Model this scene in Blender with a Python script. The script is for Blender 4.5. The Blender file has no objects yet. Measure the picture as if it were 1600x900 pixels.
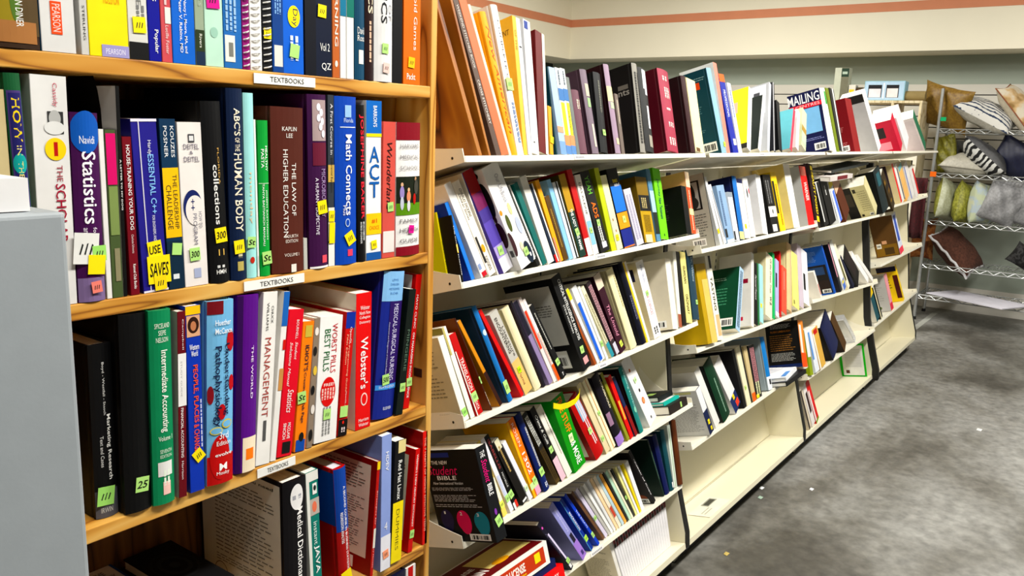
import bpy, math, random
from mathutils import Matrix, Vector
random.seed(7)
SC = bpy.context.scene
COL = SC.collection
# ------------------------------------------------------------------ camera
CAMX, CAMY, CAMZ = -1.25999534, -1.04039062, 0.27204468
FPX = 1294.418
R_ = ((0.58855279, -0.80776485, 0.03348982), (-0.13326164, -0.13778799, -0.98145596), (0.79740012, 0.57317573, -0.18873958))
cd = bpy.data.cameras.new('camera'); cam = bpy.data.objects.new('camera', cd); COL.objects.link(cam)
rt, dn, fw = [Vector(r) for r in R_]
mw = Matrix((( rt.x, -dn.x, -fw.x, CAMX), (rt.y, -dn.y, -fw.y, CAMY), (rt.z, -dn.z, -fw.z, CAMZ), (0, 0, 0, 1)))
cam.matrix_world = mw
cd.sensor_width = 36; cd.lens = FPX / 1600 * 36; cd.clip_start = .02; cd.clip_end = 60
SC.camera = cam
# ------------------------------------------------------------------ light and exposure
vs = SC.view_settings
vs.view_transform = 'Standard'; vs.look = 'None'; vs.gamma = 1; vs.use_curve_mapping = False
vs.exposure = 0.33
w = bpy.data.worlds.new('World'); SC.world = w; w.use_nodes = True
bg = w.node_tree.nodes['Background']; bg.inputs[0].default_value = (1, .98, .94, 1); bg.inputs[1].default_value = .075
def area(name, loc, sx, sy, power, col=(1, .97, .9), rot=(0, 0, 0)):
    l = bpy.data.lights.new(name, 'AREA'); l.shape = 'RECTANGLE'; l.size = sx; l.size_y = sy; l.energy = power; l.color = col
    o = bpy.data.objects.new(name, l); COL.objects.link(o); o.location = loc; o.rotation_euler = rot
    return o
area('ceiling_lamp', (-.5, -1.3, 1.9), 1.2, .3, 55)
area('ceiling_lamp', (1.3, -1.3, 1.9), 1.2, .3, 72)
area('ceiling_lamp', (3.2, -1.3, 1.9), 1.2, .3, 62)
area('ceiling_lamp', (4.9, -1.3, 1.9), 1.2, .3, 22)
area('ceiling_lamp', (1.6, 2.2, 1.9), 1.2, .3, 75)
area('ceiling_lamp', (4.0, 1.7, 1.9), 1.2, .3, 105)

# ------------------------------------------------------------------ helpers
def ray(px, py):
    a, b = (px - 800) / FPX, (py - 450) / FPX
    return rt * a + dn * b + fw
def at(px, py, axis, val):
    d = ray(px, py); c = Vector((CAMX, CAMY, CAMZ)); t = (val - c[axis]) / d[axis]
    return c + d * t
def xcol(px, y, z):
    "X of the world point with this image column on the line y, z"
    k = (px - 800) / FPX; v = rt - fw * k      # v . (P - C) = 0
    return CAMX - (v.y * (y - CAMY) + v.z * (z - CAMZ)) / v.x
def lin(h):
    h = h.lstrip('#')
    f = lambda c: c / 12.92 if c <= .04045 else ((c + .055) / 1.055) ** 2.4
    return tuple(f(int(h[i:i+2], 16) / 255) for i in (0, 2, 4)) + (1,)
def ink(h):
    "printed colours: a little more saturated, darks denser"
    c = lin(h)[:3]; g = .3 * c[0] + .6 * c[1] + .1 * c[2]
    c = [max(0, g + (x - g) * 1.16) for x in c]; k = .55 + .45 * min(1, g / .12)
    return tuple(min(1, x * k) for x in c) + (1,)
MATS = {}
def mat(hexc, rough=.5, var=.07, scale=18, spec=.2):
    k = (hexc, rough, var, scale)
    if k in MATS: return MATS[k]
    m = bpy.data.materials.new('m_' + hexc); m.use_nodes = True; nt = m.node_tree; b = nt.nodes['Principled BSDF']
    tc = nt.nodes.new('ShaderNodeTexCoord'); n = nt.nodes.new('ShaderNodeTexNoise'); n.inputs['Scale'].default_value = scale; n.inputs['Detail'].default_value = 3
    r = nt.nodes.new('ShaderNodeValToRGB'); c = ink(hexc)
    r.color_ramp.elements[0].color = tuple(x * (1 - var) for x in c[:3]) + (1,); r.color_ramp.elements[0].position = .35
    r.color_ramp.elements[1].color = tuple(min(1, x * (1 + var * .5)) for x in c[:3]) + (1,); r.color_ramp.elements[1].position = .65
    nt.links.new(tc.outputs['Object'], n.inputs['Vector']); nt.links.new(n.outputs['Fac'], r.inputs['Fac']); nt.links.new(r.outputs['Color'], b.inputs['Base Color'])
    b.inputs['Roughness'].default_value = rough; b.inputs['Specular IOR Level'].default_value = spec
    m.diffuse_color = c
    MATS[k] = m; return m
def pagemat(hexc):
    k = ('pg', hexc)
    if k in MATS: return MATS[k]
    m = bpy.data.materials.new('paper_edges'); m.use_nodes = True; nt = m.node_tree; b = nt.nodes['Principled BSDF']
    tc = nt.nodes.new('ShaderNodeTexCoord'); mp = nt.nodes.new('ShaderNodeMapping'); mp.inputs['Scale'].default_value = (900, 3, 3)
    n = nt.nodes.new('ShaderNodeTexNoise'); n.inputs['Scale'].default_value = 1
    r = nt.nodes.new('ShaderNodeValToRGB'); c = lin(hexc)
    r.color_ramp.elements[0].color = tuple(x * .72 for x in c[:3]) + (1,); r.color_ramp.elements[0].position = .35
    r.color_ramp.elements[1].color = c; r.color_ramp.elements[1].position = .55
    nt.links.new(tc.outputs['Object'], mp.inputs['Vector']); nt.links.new(mp.outputs['Vector'], n.inputs['Vector'])
    nt.links.new(n.outputs['Fac'], r.inputs['Fac']); nt.links.new(r.outputs['Color'], b.inputs['Base Color']); b.inputs['Roughness'].default_value = .9
    MATS[k] = m; return m
class MB:
    "collects polygons with materials into ONE mesh"
    def __init__(s): s.v = []; s.f = []; s.m = []; s.mats = []
    def slot(s, m):
        if m not in s.mats: s.mats.append(m)
        return s.mats.index(m)
    def poly(s, pts, m):
        i = len(s.v); s.v += [tuple(p) for p in pts]; s.f.append(list(range(i, i + len(pts)))); s.m.append(s.slot(m))
    def mesh(s, verts, faces, m):
        i = len(s.v); s.v += [tuple(p) for p in verts]; k = s.slot(m)
        for f in faces: s.f.append([a + i for a in f]); s.m.append(k)
    def box(s, a, b, m):
        x0, y0, z0 = a; x1, y1, z1 = b
        s.mesh([(x0,y0,z0),(x1,y0,z0),(x1,y1,z0),(x0,y1,z0),(x0,y0,z1),(x1,y0,z1),(x1,y1,z1),(x0,y1,z1)],
               [(0,3,2,1),(4,5,6,7),(0,1,5,4),(1,2,6,5),(2,3,7,6),(3,0,4,7)], m)
    def prism(s, prof, p0, p1, m, axis=2):
        "profile (a,b) extruded along axis from p0 to p1"
        n = len(prof)
        def P(a, b, t): return (t, a, b) if axis == 0 else (a, t, b) if axis == 1 else (a, b, t)
        vs_ = [P(a, b, p0) for a, b in prof] + [P(a, b, p1) for a, b in prof]
        fs = [(i, (i + 1) % n, n + (i + 1) % n, n + i) for i in range(n)] + [tuple(range(n - 1, -1, -1)), tuple(range(n, 2 * n))]
        s.mesh(vs_, fs, m)
    def tube(s, pts, r, m, n=8, close=False):
        pts = [Vector(p) for p in pts]; rings = []
        for i, p in enumerate(pts):
            a = pts[i - 1] if i else (pts[-1] if close else p); b = pts[i + 1] if i < len(pts) - 1 else (pts[0] if close else p)
            t = (b - a).normalized(); u = t.cross(Vector((0, 0, 1)))
            if u.length < .05: u = t.cross(Vector((0, 1, 0)))
            u.normalize(); v = t.cross(u)
            rings.append([p + (u * math.cos(2*math.pi*k/n) + v * math.sin(2*math.pi*k/n)) * r for k in range(n)])
        vs_ = [q for R in rings for q in R]; fs = []
        L = len(rings)
        for i in range(L if close else L - 1):
            j = (i + 1) % L
            for k in range(n): fs.append((i*n+k, i*n+(k+1) % n, j*n+(k+1) % n, j*n+k))
        if not close: fs += [tuple(range(n - 1, -1, -1)), tuple((L-1)*n + k for k in range(n))]
        s.mesh(vs_, fs, m)
    def build(s, name, parent=None, smooth=False, fix=True):
        me = bpy.data.meshes.new(name); me.from_pydata(s.v, [], s.f)
        for m in s.mats: me.materials.append(m)
        me.polygons.foreach_set('material_index', s.m)
        if smooth: me.polygons.foreach_set('use_smooth', [True] * len(s.f))
        me.update()
        o = bpy.data.objects.new(name, me); COL.objects.link(o)
        if parent: o.parent = parent
        return o
def tag(o, label=None, cat=None, group=None, kind=None):
    if label: o['label'] = label
    if cat: o['category'] = cat
    if group: o['group'] = group
    if kind: o['kind'] = kind
    return o
def empty(name, loc, label, cat, group=None, rot=(0, 0, 0)):
    o = bpy.data.objects.new(name, None); COL.objects.link(o); o.location = loc; o.rotation_euler = rot; o.empty_display_size = .02
    return tag(o, label, cat, group)
TXT = {}
def glyphs(t, shear=0, bold=.012):
    k = (t, shear, bold)
    if k not in TXT:
        c = bpy.data.curves.new('t', 'FONT'); c.body = t; c.resolution_u = 2; c.shear = shear; c.offset = bold; c.fill_mode = 'FRONT' if hasattr(c, 'fill_mode') else c.fill_mode
        o = bpy.data.objects.new('t', c); me = bpy.data.meshes.new_from_object(o)
        V = [(v.co.x, v.co.y) for v in me.vertices]; F = [tuple(p.vertices) for p in me.polygons]
        xs = [a for a, b in V]; ys = [b for a, b in V]; x0, x1, y0, y1 = min(xs), max(xs), min(ys), max(ys)
        TXT[k] = ([((a - x0) / (x1 - x0), (b - y0) / (y1 - y0)) for a, b in V], F)
        bpy.data.objects.remove(o); bpy.data.curves.remove(c); bpy.data.meshes.remove(me)
    return TXT[k]

# ------------------------------------------------------------------ books
def make_book(name, label, cat, group, loc, lean, t, h, d, cover, o, pitch=0):
    "spine on the local y=0 plane, thickness +x, depth +y, height +z"
    root = empty(name, loc, label, cat, group, (Matrix.Rotation(-pitch, 3, 'X') @ Matrix.Rotation(lean, 3, 'Y')).to_euler())
    hc = o.get('hc', False); fc = o.get('fc', cover); c = min(.0026 if hc else .0009, t * .2); ov = .003 if hc else .0
    b = min(.16 * t, .0045) if hc else 0
    cm = mat(cover); fm = mat(fc)
    if 'board' in name: cm = fm = BOARD()
    ys = lambda x: -b * (1 - (2 * x / t - 1) ** 2)
    mb = MB(); N = 6 if hc else 2
    arc = [(t * i / N, ys(t * i / N)) for i in range(N + 1)]
    if not hc:
        e = min(.0006, t * .12); arc = [(0, e), (e, 0), (t - e, 0), (t, e)]
    # outline of the cover: boards round the page block, one closed profile
    gl = [(0, d), (0, .011), (.0013, .0075), (0, .004)] if hc and d > .04 and t > .012 else [(0, d)]
    gr = [(t, .004), (t - .0013, .0075), (t, .011), (t, d)] if hc and d > .04 and t > .012 else [(t, d)]
    inner = [(t - c, d), (t - c, c + .001), (c, c + .001), (c, d)]
    prof = gl + arc + gr + inner
    n = len(prof)
    va = [(x, y, 0) for x, y in prof] + [(x, y, h) for x, y in prof]
    nl, na = len(gl), len(arc)
    for i in range(n):
        j = (i + 1) % n; m = fm if i <= nl - 1 else cm
        mb.poly([va[i], va[j], va[n + j], va[n + i]], m)
    mb.poly([va[i] for i in range(n - 1, -1, -1)], cm); mb.poly([va[n + i] for i in range(n)], cm)
    S = lambda x, z, e: (x, ys(x) - e, z)
    def strip(u0, u1, v0, v1, m, e):
        K = 6 if b else 1
        for i in range(K):
            a, q = t * (u0 + (u1 - u0) * i / K), t * (u0 + (u1 - u0) * (i + 1) / K)
            mb.poly([S(a, v0 * h, e), S(q, v0 * h, e), S(q, v1 * h, e), S(a, v1 * h, e)], m)
    lay = .0005
    for q in o.get('sp', []):
        v0, v1, hx = q[:3]; u0, u1 = q[3:5] if len(q) > 3 else (0, 1)
        lay += .0001; strip(u0, u1, max(v0, .0), min(v1, 1), mat(hx), lay)
    for u, v, ru, rv, hx in o.get('el', []):
        lay += .0001; KK = 14      # a disc laid over the curved spine in upright slices
        for k in range(KK):
            a0, a1 = math.pi * k / KK, math.pi * (k + 1) / KK
            xa, xb = [min(max(t * u - ru * math.cos(a), 0), t) for a in (a0, a1)]; ha, hb = rv * math.sin(a0), rv * math.sin(a1)
            if xb - xa > 1e-6: mb.poly([S(xa, v * h - ha, lay), S(xb, v * h - hb, lay), S(xb, v * h + hb, lay), S(xa, v * h + ha, lay)], mat(hx))
    lay += .0001
    for q in o.get('tx', []):
        s, hx, v0, v1, u0, u1 = q[:6]; mode = q[6] if len(q) > 6 else 'v'; sh = .3 if 'i' in mode else 0
        V, F = glyphs(s, sh, .011 if 'b' in mode else .0)
        if 'h' in mode: pts = [S(t * (u0 + (u1 - u0) * a), h * (v0 + (v1 - v0) * g), lay) for a, g in V]
        else: pts = [S(t * (u0 + (u1 - u0) * g), h * (v1 - (v1 - v0) * a), lay) for a, g in V]
        mb.mesh(pts, F, mat(hx, .5))
    for q in o.get('sl', []):      # small unreadable print along the spine
        v0, v1, u0, u1, k, hx = q
        for i in range(k):
            z = v1
            while z > v0:
                l = random.uniform(.012, .035); zz = max(z - l, v0)
                strip(u0 + (u1 - u0) * (i + .2) / k, u0 + (u1 - u0) * (i + .75) / k, zz, z, mat(hx, .5), lay); z = zz - .006
    # the cover that faces the camera's side
    X0 = -.0002
    for q in o.get('fb', []):
        p0, p1, q0, q1, hx = q; X0 -= .00007
        mb.poly([(X0, p0 * d, q0 * h), (X0, p0 * d, q1 * h), (X0, p1 * d, q1 * h), (X0, p1 * d, q0 * h)], mat(hx))
    for p, q, rp, rq, hx in o.get('fe', []):
        X0 -= .00007; K = 22; mb.poly([(X0, p * d + rp * math.cos(k * 2 * math.pi / K), q * h + rq * math.sin(k * 2 * math.pi / K)) for k in range(K)], mat(hx))
    for q in o.get('ft', []):
        s, hx, p0, p1, q0, q1 = q[:6]; mode = q[6] if len(q) > 6 else ''
        V, F = glyphs(s, .3 if 'i' in mode else 0, .011 if 'b' in mode else .0)
        mb.mesh([(X0 - .0005, d * (p1 - (p1 - p0) * a), h * (q0 + (q1 - q0) * g)) for a, g in V], F, mat(hx, .5))
    for p0, p1, q0, q1, k, hx in o.get('fl', []):
        for i in range(k):
            z0 = q1 - (q1 - q0) * (i + 1) / k; z1 = z0 + (q1 - q0) / k * .32; x = p1
            end = p0 + (p1 - p0) * random.uniform(0, .25)
            while x > end:
                l = random.uniform(.03, .1); xx = max(x - l, p0)
                mb.poly([(X0 - .0003, xx * d, z0 * h), (X0 - .0003, xx * d, z1 * h), (X0 - .0003, x * d, z1 * h), (X0 - .0003, x * d, z0 * h)], mat(hx, .5)); x = xx - .015
    for p0, p1, q0, q1 in o.get('bc', []):
        e = X0 - .0004
        mb.poly([(e, p0*d, q0*h), (e, p0*d, q1*h), (e, p1*d, q1*h), (e, p1*d, q0*h)], mat('eeeeea'))
        e -= .0003; x = p0 + (p1 - p0) * .1
        while x < p0 + (p1 - p0) * .88:
            l = (p1 - p0) * random.choice((.02, .04, .07)); z0 = q0 + (q1 - q0) * .15; z1 = q0 + (q1 - q0) * .8
            mb.poly([(e, x*d, z0*h), (e, x*d, z1*h), (e, (x+l)*d, z1*h), (e, (x+l)*d, z0*h)], mat('111111')); x += l + (p1 - p0) * random.choice((.02, .04))
    cv = mb.build('cover', root)
    pm = pagemat(o.get('pg', 'f3eee0')); pb = MB(); q = .0004
    z0, z1 = (ov, h - ov) if hc else (.0004, h - .0006); y1 = d - (.004 if hc else .0006)
    e = o.get('worn', 0)
    pb.box((c + q*.2, c + .0012, z0), (t - c - q*.2, y1, z1), pm); pb.build('page_block', root)
    for q in o.get('st', []):      # price stickers
        lay += .0006
        v, hx = q[:2]; u = q[2] if len(q) > 2 else .5; sz = q[3] if len(q) > 3 else 1; s = q[4] if len(q) > 4 else None; ang = q[5] if len(q) > 5 else random.uniform(-.15, .15)
        wd, ht = min(.0145 * sz, t * .92), .0165 * sz; m2 = MB(); ca, sa = math.cos(ang), math.sin(ang)
        y = ys(t * u) - lay - .0004; x0 = t * u; z0 = v * h
        T = lambda a, g, e: (x0 + a * ca - g * sa, y - e, z0 + a * sa + g * ca)
        pts = [(-wd/2, -ht/2), (wd/2, -ht/2), (wd/2, ht/2), (-wd/2, ht/2)]
        m2.mesh([T(a, g, 0) for a, g in pts] + [T(a, g, -.0004) for a, g in pts], [(0, 1, 2, 3), (4, 7, 6, 5), (0, 4, 5, 1), (1, 5, 6, 2), (2, 6, 7, 3), (3, 7, 4, 0)], mat(hx, .6))
        if s:
            V, F = glyphs(s, .2); m2.mesh([T(-wd*.4 + wd*.8*g if s[0] == '|' else -wd*.42 + wd*.84*a, -ht*.25 + ht*.5*g, .0003) for a, g in V], F, mat('141414'))
        else:
            for k in range(3):      # a handwritten scrawl
                px_ = -wd * .28 + k * wd * .2
                m2.poly([T(px_, -ht*.18, .0003), T(px_ + wd*.06, -ht*.2, .0003), T(px_ + wd*.16, ht*(.12 + .06*(k % 2)), .0003), T(px_ + wd*.1, ht*.16, .0003)], mat('2a2a2a'))
        so = m2.build('price_sticker', root)
        so['label'] = {'f': 'yellow price sticker', 'b': 'pale green price sticker', 'a': 'green price sticker', 'd': 'magenta price sticker'}.get(hx[0], 'price sticker')
    if o.get('rings'):
        rm = mat(o['rings'], .3); r = MB(); k = int(h / .0095); rx = t * .5
        for i in range(k):
            z = .006 + i * (h - .012) / k
            r.tube([(rx + t*.42*math.cos(a), .004 + .008*math.sin(a), z + .002*math.cos(a)) for a in [j*math.pi/5 for j in range(10)]], .0011, rm, 5, True)
        r.build('spiral_binding', root)
    return root
def BOARD():
    if 'board' not in MATS: MATS['board'] = pine((14, 7, 1.6), ('3a1804', '7a4008', '96560f', 'aa6a18'), 'dark_board')
    return MATS['board']
def row(entries, zf, yf, where, group, yo=.004, dmax=.15, base_name='paperback_book', pitch=0, hmax=9):
    """entries: (bottom-left px of spine, top-left px, top-left py, description, cover colour, options)
    zf(X) gives the shelf height at its front edge y = yf; pitch tilts the shelf back"""
    B = []; ca, sa = math.cos(pitch), math.sin(pitch); YA, ZA = Vector((0, ca, -sa)), Vector((0, sa, ca)); C = Vector((CAMX, CAMY, CAMZ))
    for en in entries:
        xb, xt, yt, desc, colr, o = en
        q = o.get('yo', yo); z = zf(.5); L = xcol(xb, yf + q * ca, z - q * sa)
        for _ in range(3): z = zf(L); L = xcol(xb, yf + q * ca, z - q * sa)
        if 'X' in o: L = o['X']
        O = Vector((L, yf, z))
        if xt is None: s = math.tan(o.get('a', 0)); zt = o['h'] * math.cos(o.get('a', 0))
        else:
            d = ray(xt, yt); P = C + d * ((q - (C - O).dot(YA)) / d.dot(YA)); zt = (P - O).dot(ZA); s = (P.x - L) / zt
            if 'h' in o: zt = o['h'] * math.cos(math.atan(s))
        W = xcol(o['xr'], yf + q * ca, z - q * sa) - L if 'xr' in o else None
        if 'w' in o: W = o['w'] / math.cos(math.atan(s))
        B.append([L, z, q, s, zt, W, en])
    chain = [b for b in B if not b[6][5].get('free')]
    for i, b in enumerate(chain):
        if i + 1 < len(chain):
            n = chain[i + 1]; gap = n[0] - b[0]; zc = min(b[4] + max(.004, gap * abs(b[3])), n[4]) + .004
            wmin = .004
            if gap < wmin + .0005: n[0] = b[0] + wmin + .0006; gap = n[0] - b[0]
            if gap + (n[3] - b[3]) * zc < wmin + .0005: n[3] = b[3] - (gap - wmin - .0005) / zc
            lim = min(gap, gap + (n[3] - b[3]) * zc) - .0004
            b[5] = lim if b[5] is None else min(b[5], lim)
        elif b[5] is None: b[5] = .02
    for L, z, q, s, zt, W, en in B:
        desc, colr, o = en[3:6]; a = math.atan(s)
        if W is None: W = .015
        t = W * math.cos(a); base = Vector((L, yf, z)) + YA * q + ZA * (.0004 + (max(0, zf(L + W) - z) if pitch else 0))
        if a >= 0: h = (zt - t * math.sin(a)) / math.cos(a); loc = base + Vector((W - t * math.cos(a), 0, 0)) + ZA * (t * math.sin(a))
        else: h = zt / math.cos(a); loc = base
        if 'h' in o: h = o['h']
        h = min(h, hmax)
        d = o.get('d', min(dmax, h * .72))
        if pitch: d = max(.075, min(d, (.207 - yf - h * sa) / ca - q))
        wh = o.get('where', where)
        label = desc + (' ' + wh if wh else '')
        nm = o.get('name', 'hardcover_book' if o.get('hc') else base_name)
        cat = 'binder' if 'binder' in nm else 'folder' if 'folder' in nm else 'board' if 'board' in nm else 'magazine' if 'magazine' in nm else 'book'
        make_book(nm, label, cat, o.get('group', group), loc, a, t, h, d, colr, o, pitch)
# ------------------------------------------------------------------ surface materials
def nodes(name):
    m = bpy.data.materials.new(name); m.use_nodes = True; nt = m.node_tree
    return m, nt, nt.nodes['Principled BSDF']
def ramp(nt, stops):
    r = nt.nodes.new('ShaderNodeValToRGB'); e = r.color_ramp.elements
    while len(e) < len(stops): e.new(.5)
    for k, (p, c) in enumerate(stops): e[k].position = p; e[k].color = lin(c)
    return r
def concrete():
    m, nt, b = nodes('worn_concrete'); L = nt.links
    tc = nt.nodes.new('ShaderNodeTexCoord')
    mp = nt.nodes.new('ShaderNodeMapping'); mp.inputs['Scale'].default_value = (1.0, 1.5, 1); L.new(tc.outputs['Object'], mp.inputs[0])
    n1 = nt.nodes.new('ShaderNodeTexNoise'); n1.inputs['Scale'].default_value = 1.25; n1.inputs['Detail'].default_value = 8; n1.inputs['Roughness'].default_value = .56; n1.inputs['Distortion'].default_value = .35
    L.new(mp.outputs[0], n1.inputs['Vector'])
    r1 = ramp(nt, [(.34, '54514a'), (.45, '77756e'), (.54, '8d8c87'), (.68, 'a3a39f')]); L.new(n1.outputs['Fac'], r1.inputs[0])
    n2 = nt.nodes.new('ShaderNodeTexNoise'); n2.inputs['Scale'].default_value = 26; n2.inputs['Detail'].default_value = 6; L.new(tc.outputs['Object'], n2.inputs['Vector'])
    r2 = ramp(nt, [(.3, 'b0b0b0'), (.7, 'ffffff')]); L.new(n2.outputs['Fac'], r2.inputs[0])
    mx = nt.nodes.new('ShaderNodeMix'); mx.data_type = 'RGBA'; mx.blend_type = 'MULTIPLY'; mx.inputs[0].default_value = .8
    L.new(r1.outputs[0], mx.inputs[6]); L.new(r2.outputs[0], mx.inputs[7]); L.new(mx.outputs[2], b.inputs['Base Color'])
    rr = nt.nodes.new('ShaderNodeMapRange'); rr.inputs[3].default_value = .35; rr.inputs[4].default_value = .7; L.new(n1.outputs['Fac'], rr.inputs[0]); L.new(rr.outputs[0], b.inputs['Roughness'])
    return m
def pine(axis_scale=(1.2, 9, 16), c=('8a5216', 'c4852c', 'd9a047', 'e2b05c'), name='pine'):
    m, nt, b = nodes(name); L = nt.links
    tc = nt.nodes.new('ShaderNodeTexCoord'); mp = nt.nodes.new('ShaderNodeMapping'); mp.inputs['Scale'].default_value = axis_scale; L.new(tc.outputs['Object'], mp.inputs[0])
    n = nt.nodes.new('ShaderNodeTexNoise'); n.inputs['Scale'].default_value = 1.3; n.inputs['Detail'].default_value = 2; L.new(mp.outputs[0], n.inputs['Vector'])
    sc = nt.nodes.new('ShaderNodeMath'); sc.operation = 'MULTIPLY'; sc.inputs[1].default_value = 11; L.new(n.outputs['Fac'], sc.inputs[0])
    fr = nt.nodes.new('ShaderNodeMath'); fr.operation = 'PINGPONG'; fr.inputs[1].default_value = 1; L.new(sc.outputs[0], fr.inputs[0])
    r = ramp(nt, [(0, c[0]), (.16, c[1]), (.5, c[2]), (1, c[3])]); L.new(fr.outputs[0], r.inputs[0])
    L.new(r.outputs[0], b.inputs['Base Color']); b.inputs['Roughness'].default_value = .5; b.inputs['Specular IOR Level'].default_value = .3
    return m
def paint(name, c, rough=.55, var=.05, scale=3, bump=0):
    m, nt, b = nodes(name); L = nt.links
    tc = nt.nodes.new('ShaderNodeTexCoord'); n = nt.nodes.new('ShaderNodeTexNoise'); n.inputs['Scale'].default_value = scale; n.inputs['Detail'].default_value = 5; L.new(tc.outputs['Object'], n.inputs['Vector'])
    q = lin(c); r = nt.nodes.new('ShaderNodeValToRGB'); e = r.color_ramp.elements
    e[0].position = .3; e[0].color = tuple(x * (1 - var) for x in q[:3]) + (1,); e[1].position = .7; e[1].color = q
    L.new(n.outputs['Fac'], r.inputs[0]); L.new(r.outputs[0], b.inputs['Base Color']); b.inputs['Roughness'].default_value = rough
    if bump:
        bp = nt.nodes.new('ShaderNodeBump'); bp.inputs['Strength'].default_value = bump; n2 = nt.nodes.new('ShaderNodeTexNoise'); n2.inputs['Scale'].default_value = 220
        L.new(tc.outputs['Object'], n2.inputs['Vector']); L.new(n2.outputs['Fac'], bp.inputs['Height']); L.new(bp.outputs[0], b.inputs['Normal'])
    return m
M_floor = concrete(); M_pineX = pine(); M_pineZ = pine((16, 9, 1.2), name='pine_upright')
M_cream = paint('cream_enamel', 'e9e2c6', .38, .04, 6)
M_lip = paint('white_enamel', 'f1ecda', .35, .04, 6)
M_wall = paint('cream_wall', 'f3ecd6', .8, .04, 2, .15)
M_sage = paint('grey_green_wall', 'a9b3a6', .8, .06, 2, .15)
M_stripe = paint('salmon_stripe', 'd98a63', .7, .06, 8)
M_slat = paint('slatwall', 'dcd8cd', .6, .05, 4)
M_black = paint('black_rubber', '0b0b0b', .5, .2, 9)
M_greypanel = paint('grey_panel_paint', '9ba2a7', .5, .05, 30, .08)
M_chrome = mat('b9bbba', .28, .1, 30, .6); M_chrome.node_tree.nodes['Principled BSDF'].inputs['Metallic'].default_value = .75

FZ = -1.175
def struct(mb, name, label=None):
    o = mb.build(name); o['kind'] = 'structure'
    return o
# ------------------------------------------------------------------ the room
mb = MB(); mb.box((-4, -6, FZ - .1), (7.4, 4.4, FZ), M_floor); struct(mb, 'floor')
XS, XW = 6.42, 6.86
pf = lambda px, py, X: at(px, py, 0, X)
zsb = pf(890, 92.6, XS).z; zst0 = pf(891, 43, XS).z; zst1 = pf(891, 31.5, XS).z; YC = pf(890, 92.6, XS).y
mb = MB()                                                     # soffit over the back wall, its face 0.4 m out from the wall
mb.box((XS, -6, zsb), (XW + .2, YC, 2.3), M_wall); struct(mb, 'trim_1')
mb = MB(); mb.box((XS - .004, -6, zst0), (XS, YC - .004, zst1), M_stripe); struct(mb, 'trim_2')
mb = MB(); mb.box((-4, YC, zsb), (XW + .2, YC + .7, 2.3), M_wall); struct(mb, 'trim_3')
mb = MB(); mb.box((-4, YC - .004, zst0), (XS - .004, YC, zst1), M_stripe); struct(mb, 'trim_4')
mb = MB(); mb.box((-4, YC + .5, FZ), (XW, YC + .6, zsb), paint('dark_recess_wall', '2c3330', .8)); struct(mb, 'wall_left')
zsl = pf(1400, 132, XW).z
mb = MB(); mb.box((XW, -6, zsl), (XW + .1, YC + .5, zsb), M_sage); struct(mb, 'wall_back')
mb = MB(); g = .0925; z = zsl; M_groove = paint('slat_groove', '2a2a26', .7)
mb.box((XW + .012, -6, FZ), (XW + .1, YC + .5, zsl), M_groove)
while z > -.25:
    mb.box((XW, -6, z - g + .009), (XW + .013, YC + .5, z), M_slat); z -= g
mb.box((XW, -6, -.96), (XW + .013, YC + .5, z), M_sage)
mb.box((XW, -6, FZ), (XW + .013, YC + .5, -.96), M_slat)
struct(mb, 'wall_back_slats')
mb = MB(); mb.box((-4, -6, 2.3), (7.4, 4.8, 2.35), paint('ceiling_tile', 'e8e6de', .9)); struct(mb, 'ceiling')

# ------------------------------------------------------------------ wooden bookcase
WB = empty('wooden_bookcase', (-.5, .12, FZ), 'pine wooden bookcase filled with textbooks, standing left of the metal shelves', 'bookcase')
WO = Vector((-.5, .12, FZ))
def wpart(name, a, b, m, parent=WB, bev=.0015):
    mb = MB(); ax = Vector(a) - WO; bx = Vector(b) - WO
    mb.box(tuple(ax), tuple(bx), m); o = mb.build(name, parent)
    md = o.modifiers.new('bevel', 'BEVEL'); md.width = bev; md.segments = 2
    return o
XR0, XR1, WD = -.0885, -.073, .26
wpart('side_panel', (XR0, 0, FZ), (XR1, WD, 1.0), M_pineZ)
wpart('side_panel', (-1.32, 0, FZ), (-1.3, WD, 1.0), M_pineZ)
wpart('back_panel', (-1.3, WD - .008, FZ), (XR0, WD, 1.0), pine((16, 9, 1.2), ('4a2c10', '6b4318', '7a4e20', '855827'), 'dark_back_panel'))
WZ = [.343, .036, -.269, -.566, -.87]
SHELF = []
for k, zt in enumerate(WZ):
    SHELF.append(wpart('shelf', (-1.3, .0005, zt - .0215), (XR0 - .0005, WD - .009, zt), M_pineX))
wpart('top_panel', (-1.3, 0, .98), (XR0, WD, 1.0), M_pineX)
wpart('wood_knot', (XR0 - .001, .012, -.215), (XR0 + .004, .034, -.197), paint('knot', '3d1f0a', .5))
for k, (x0, y0, x1, y1) in enumerate([(396, 117, 492, 129), (381, 452, 475, 440), (402, 752, 461, 722)]):
    zt = WZ[k]; a = at(x0, y0, 1, -.0005).x; b = at(x1, y1, 1, -.0005).x
    mb = MB(); mb.box((a - WO.x, -.0015 - WO.y, zt - .018 - WO.z), (b - WO.x, -.0002 - WO.y, zt - .0035 - WO.z), mat('f4f3ee', .6))
    V, F = glyphs('TEXTBOOKS', 0, 0)
    mb.mesh([(a - WO.x + (b - a) * (.25 + .55 * p), -.0019 - WO.y, zt - .0145 + .0075 * q - WO.z) for p, q in V], F, mat('1d1d1d', .6))
    o = mb.build('label_strip', SHELF[k]); o['label'] = 'white paper strip reading TEXTBOOKS'

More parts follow.
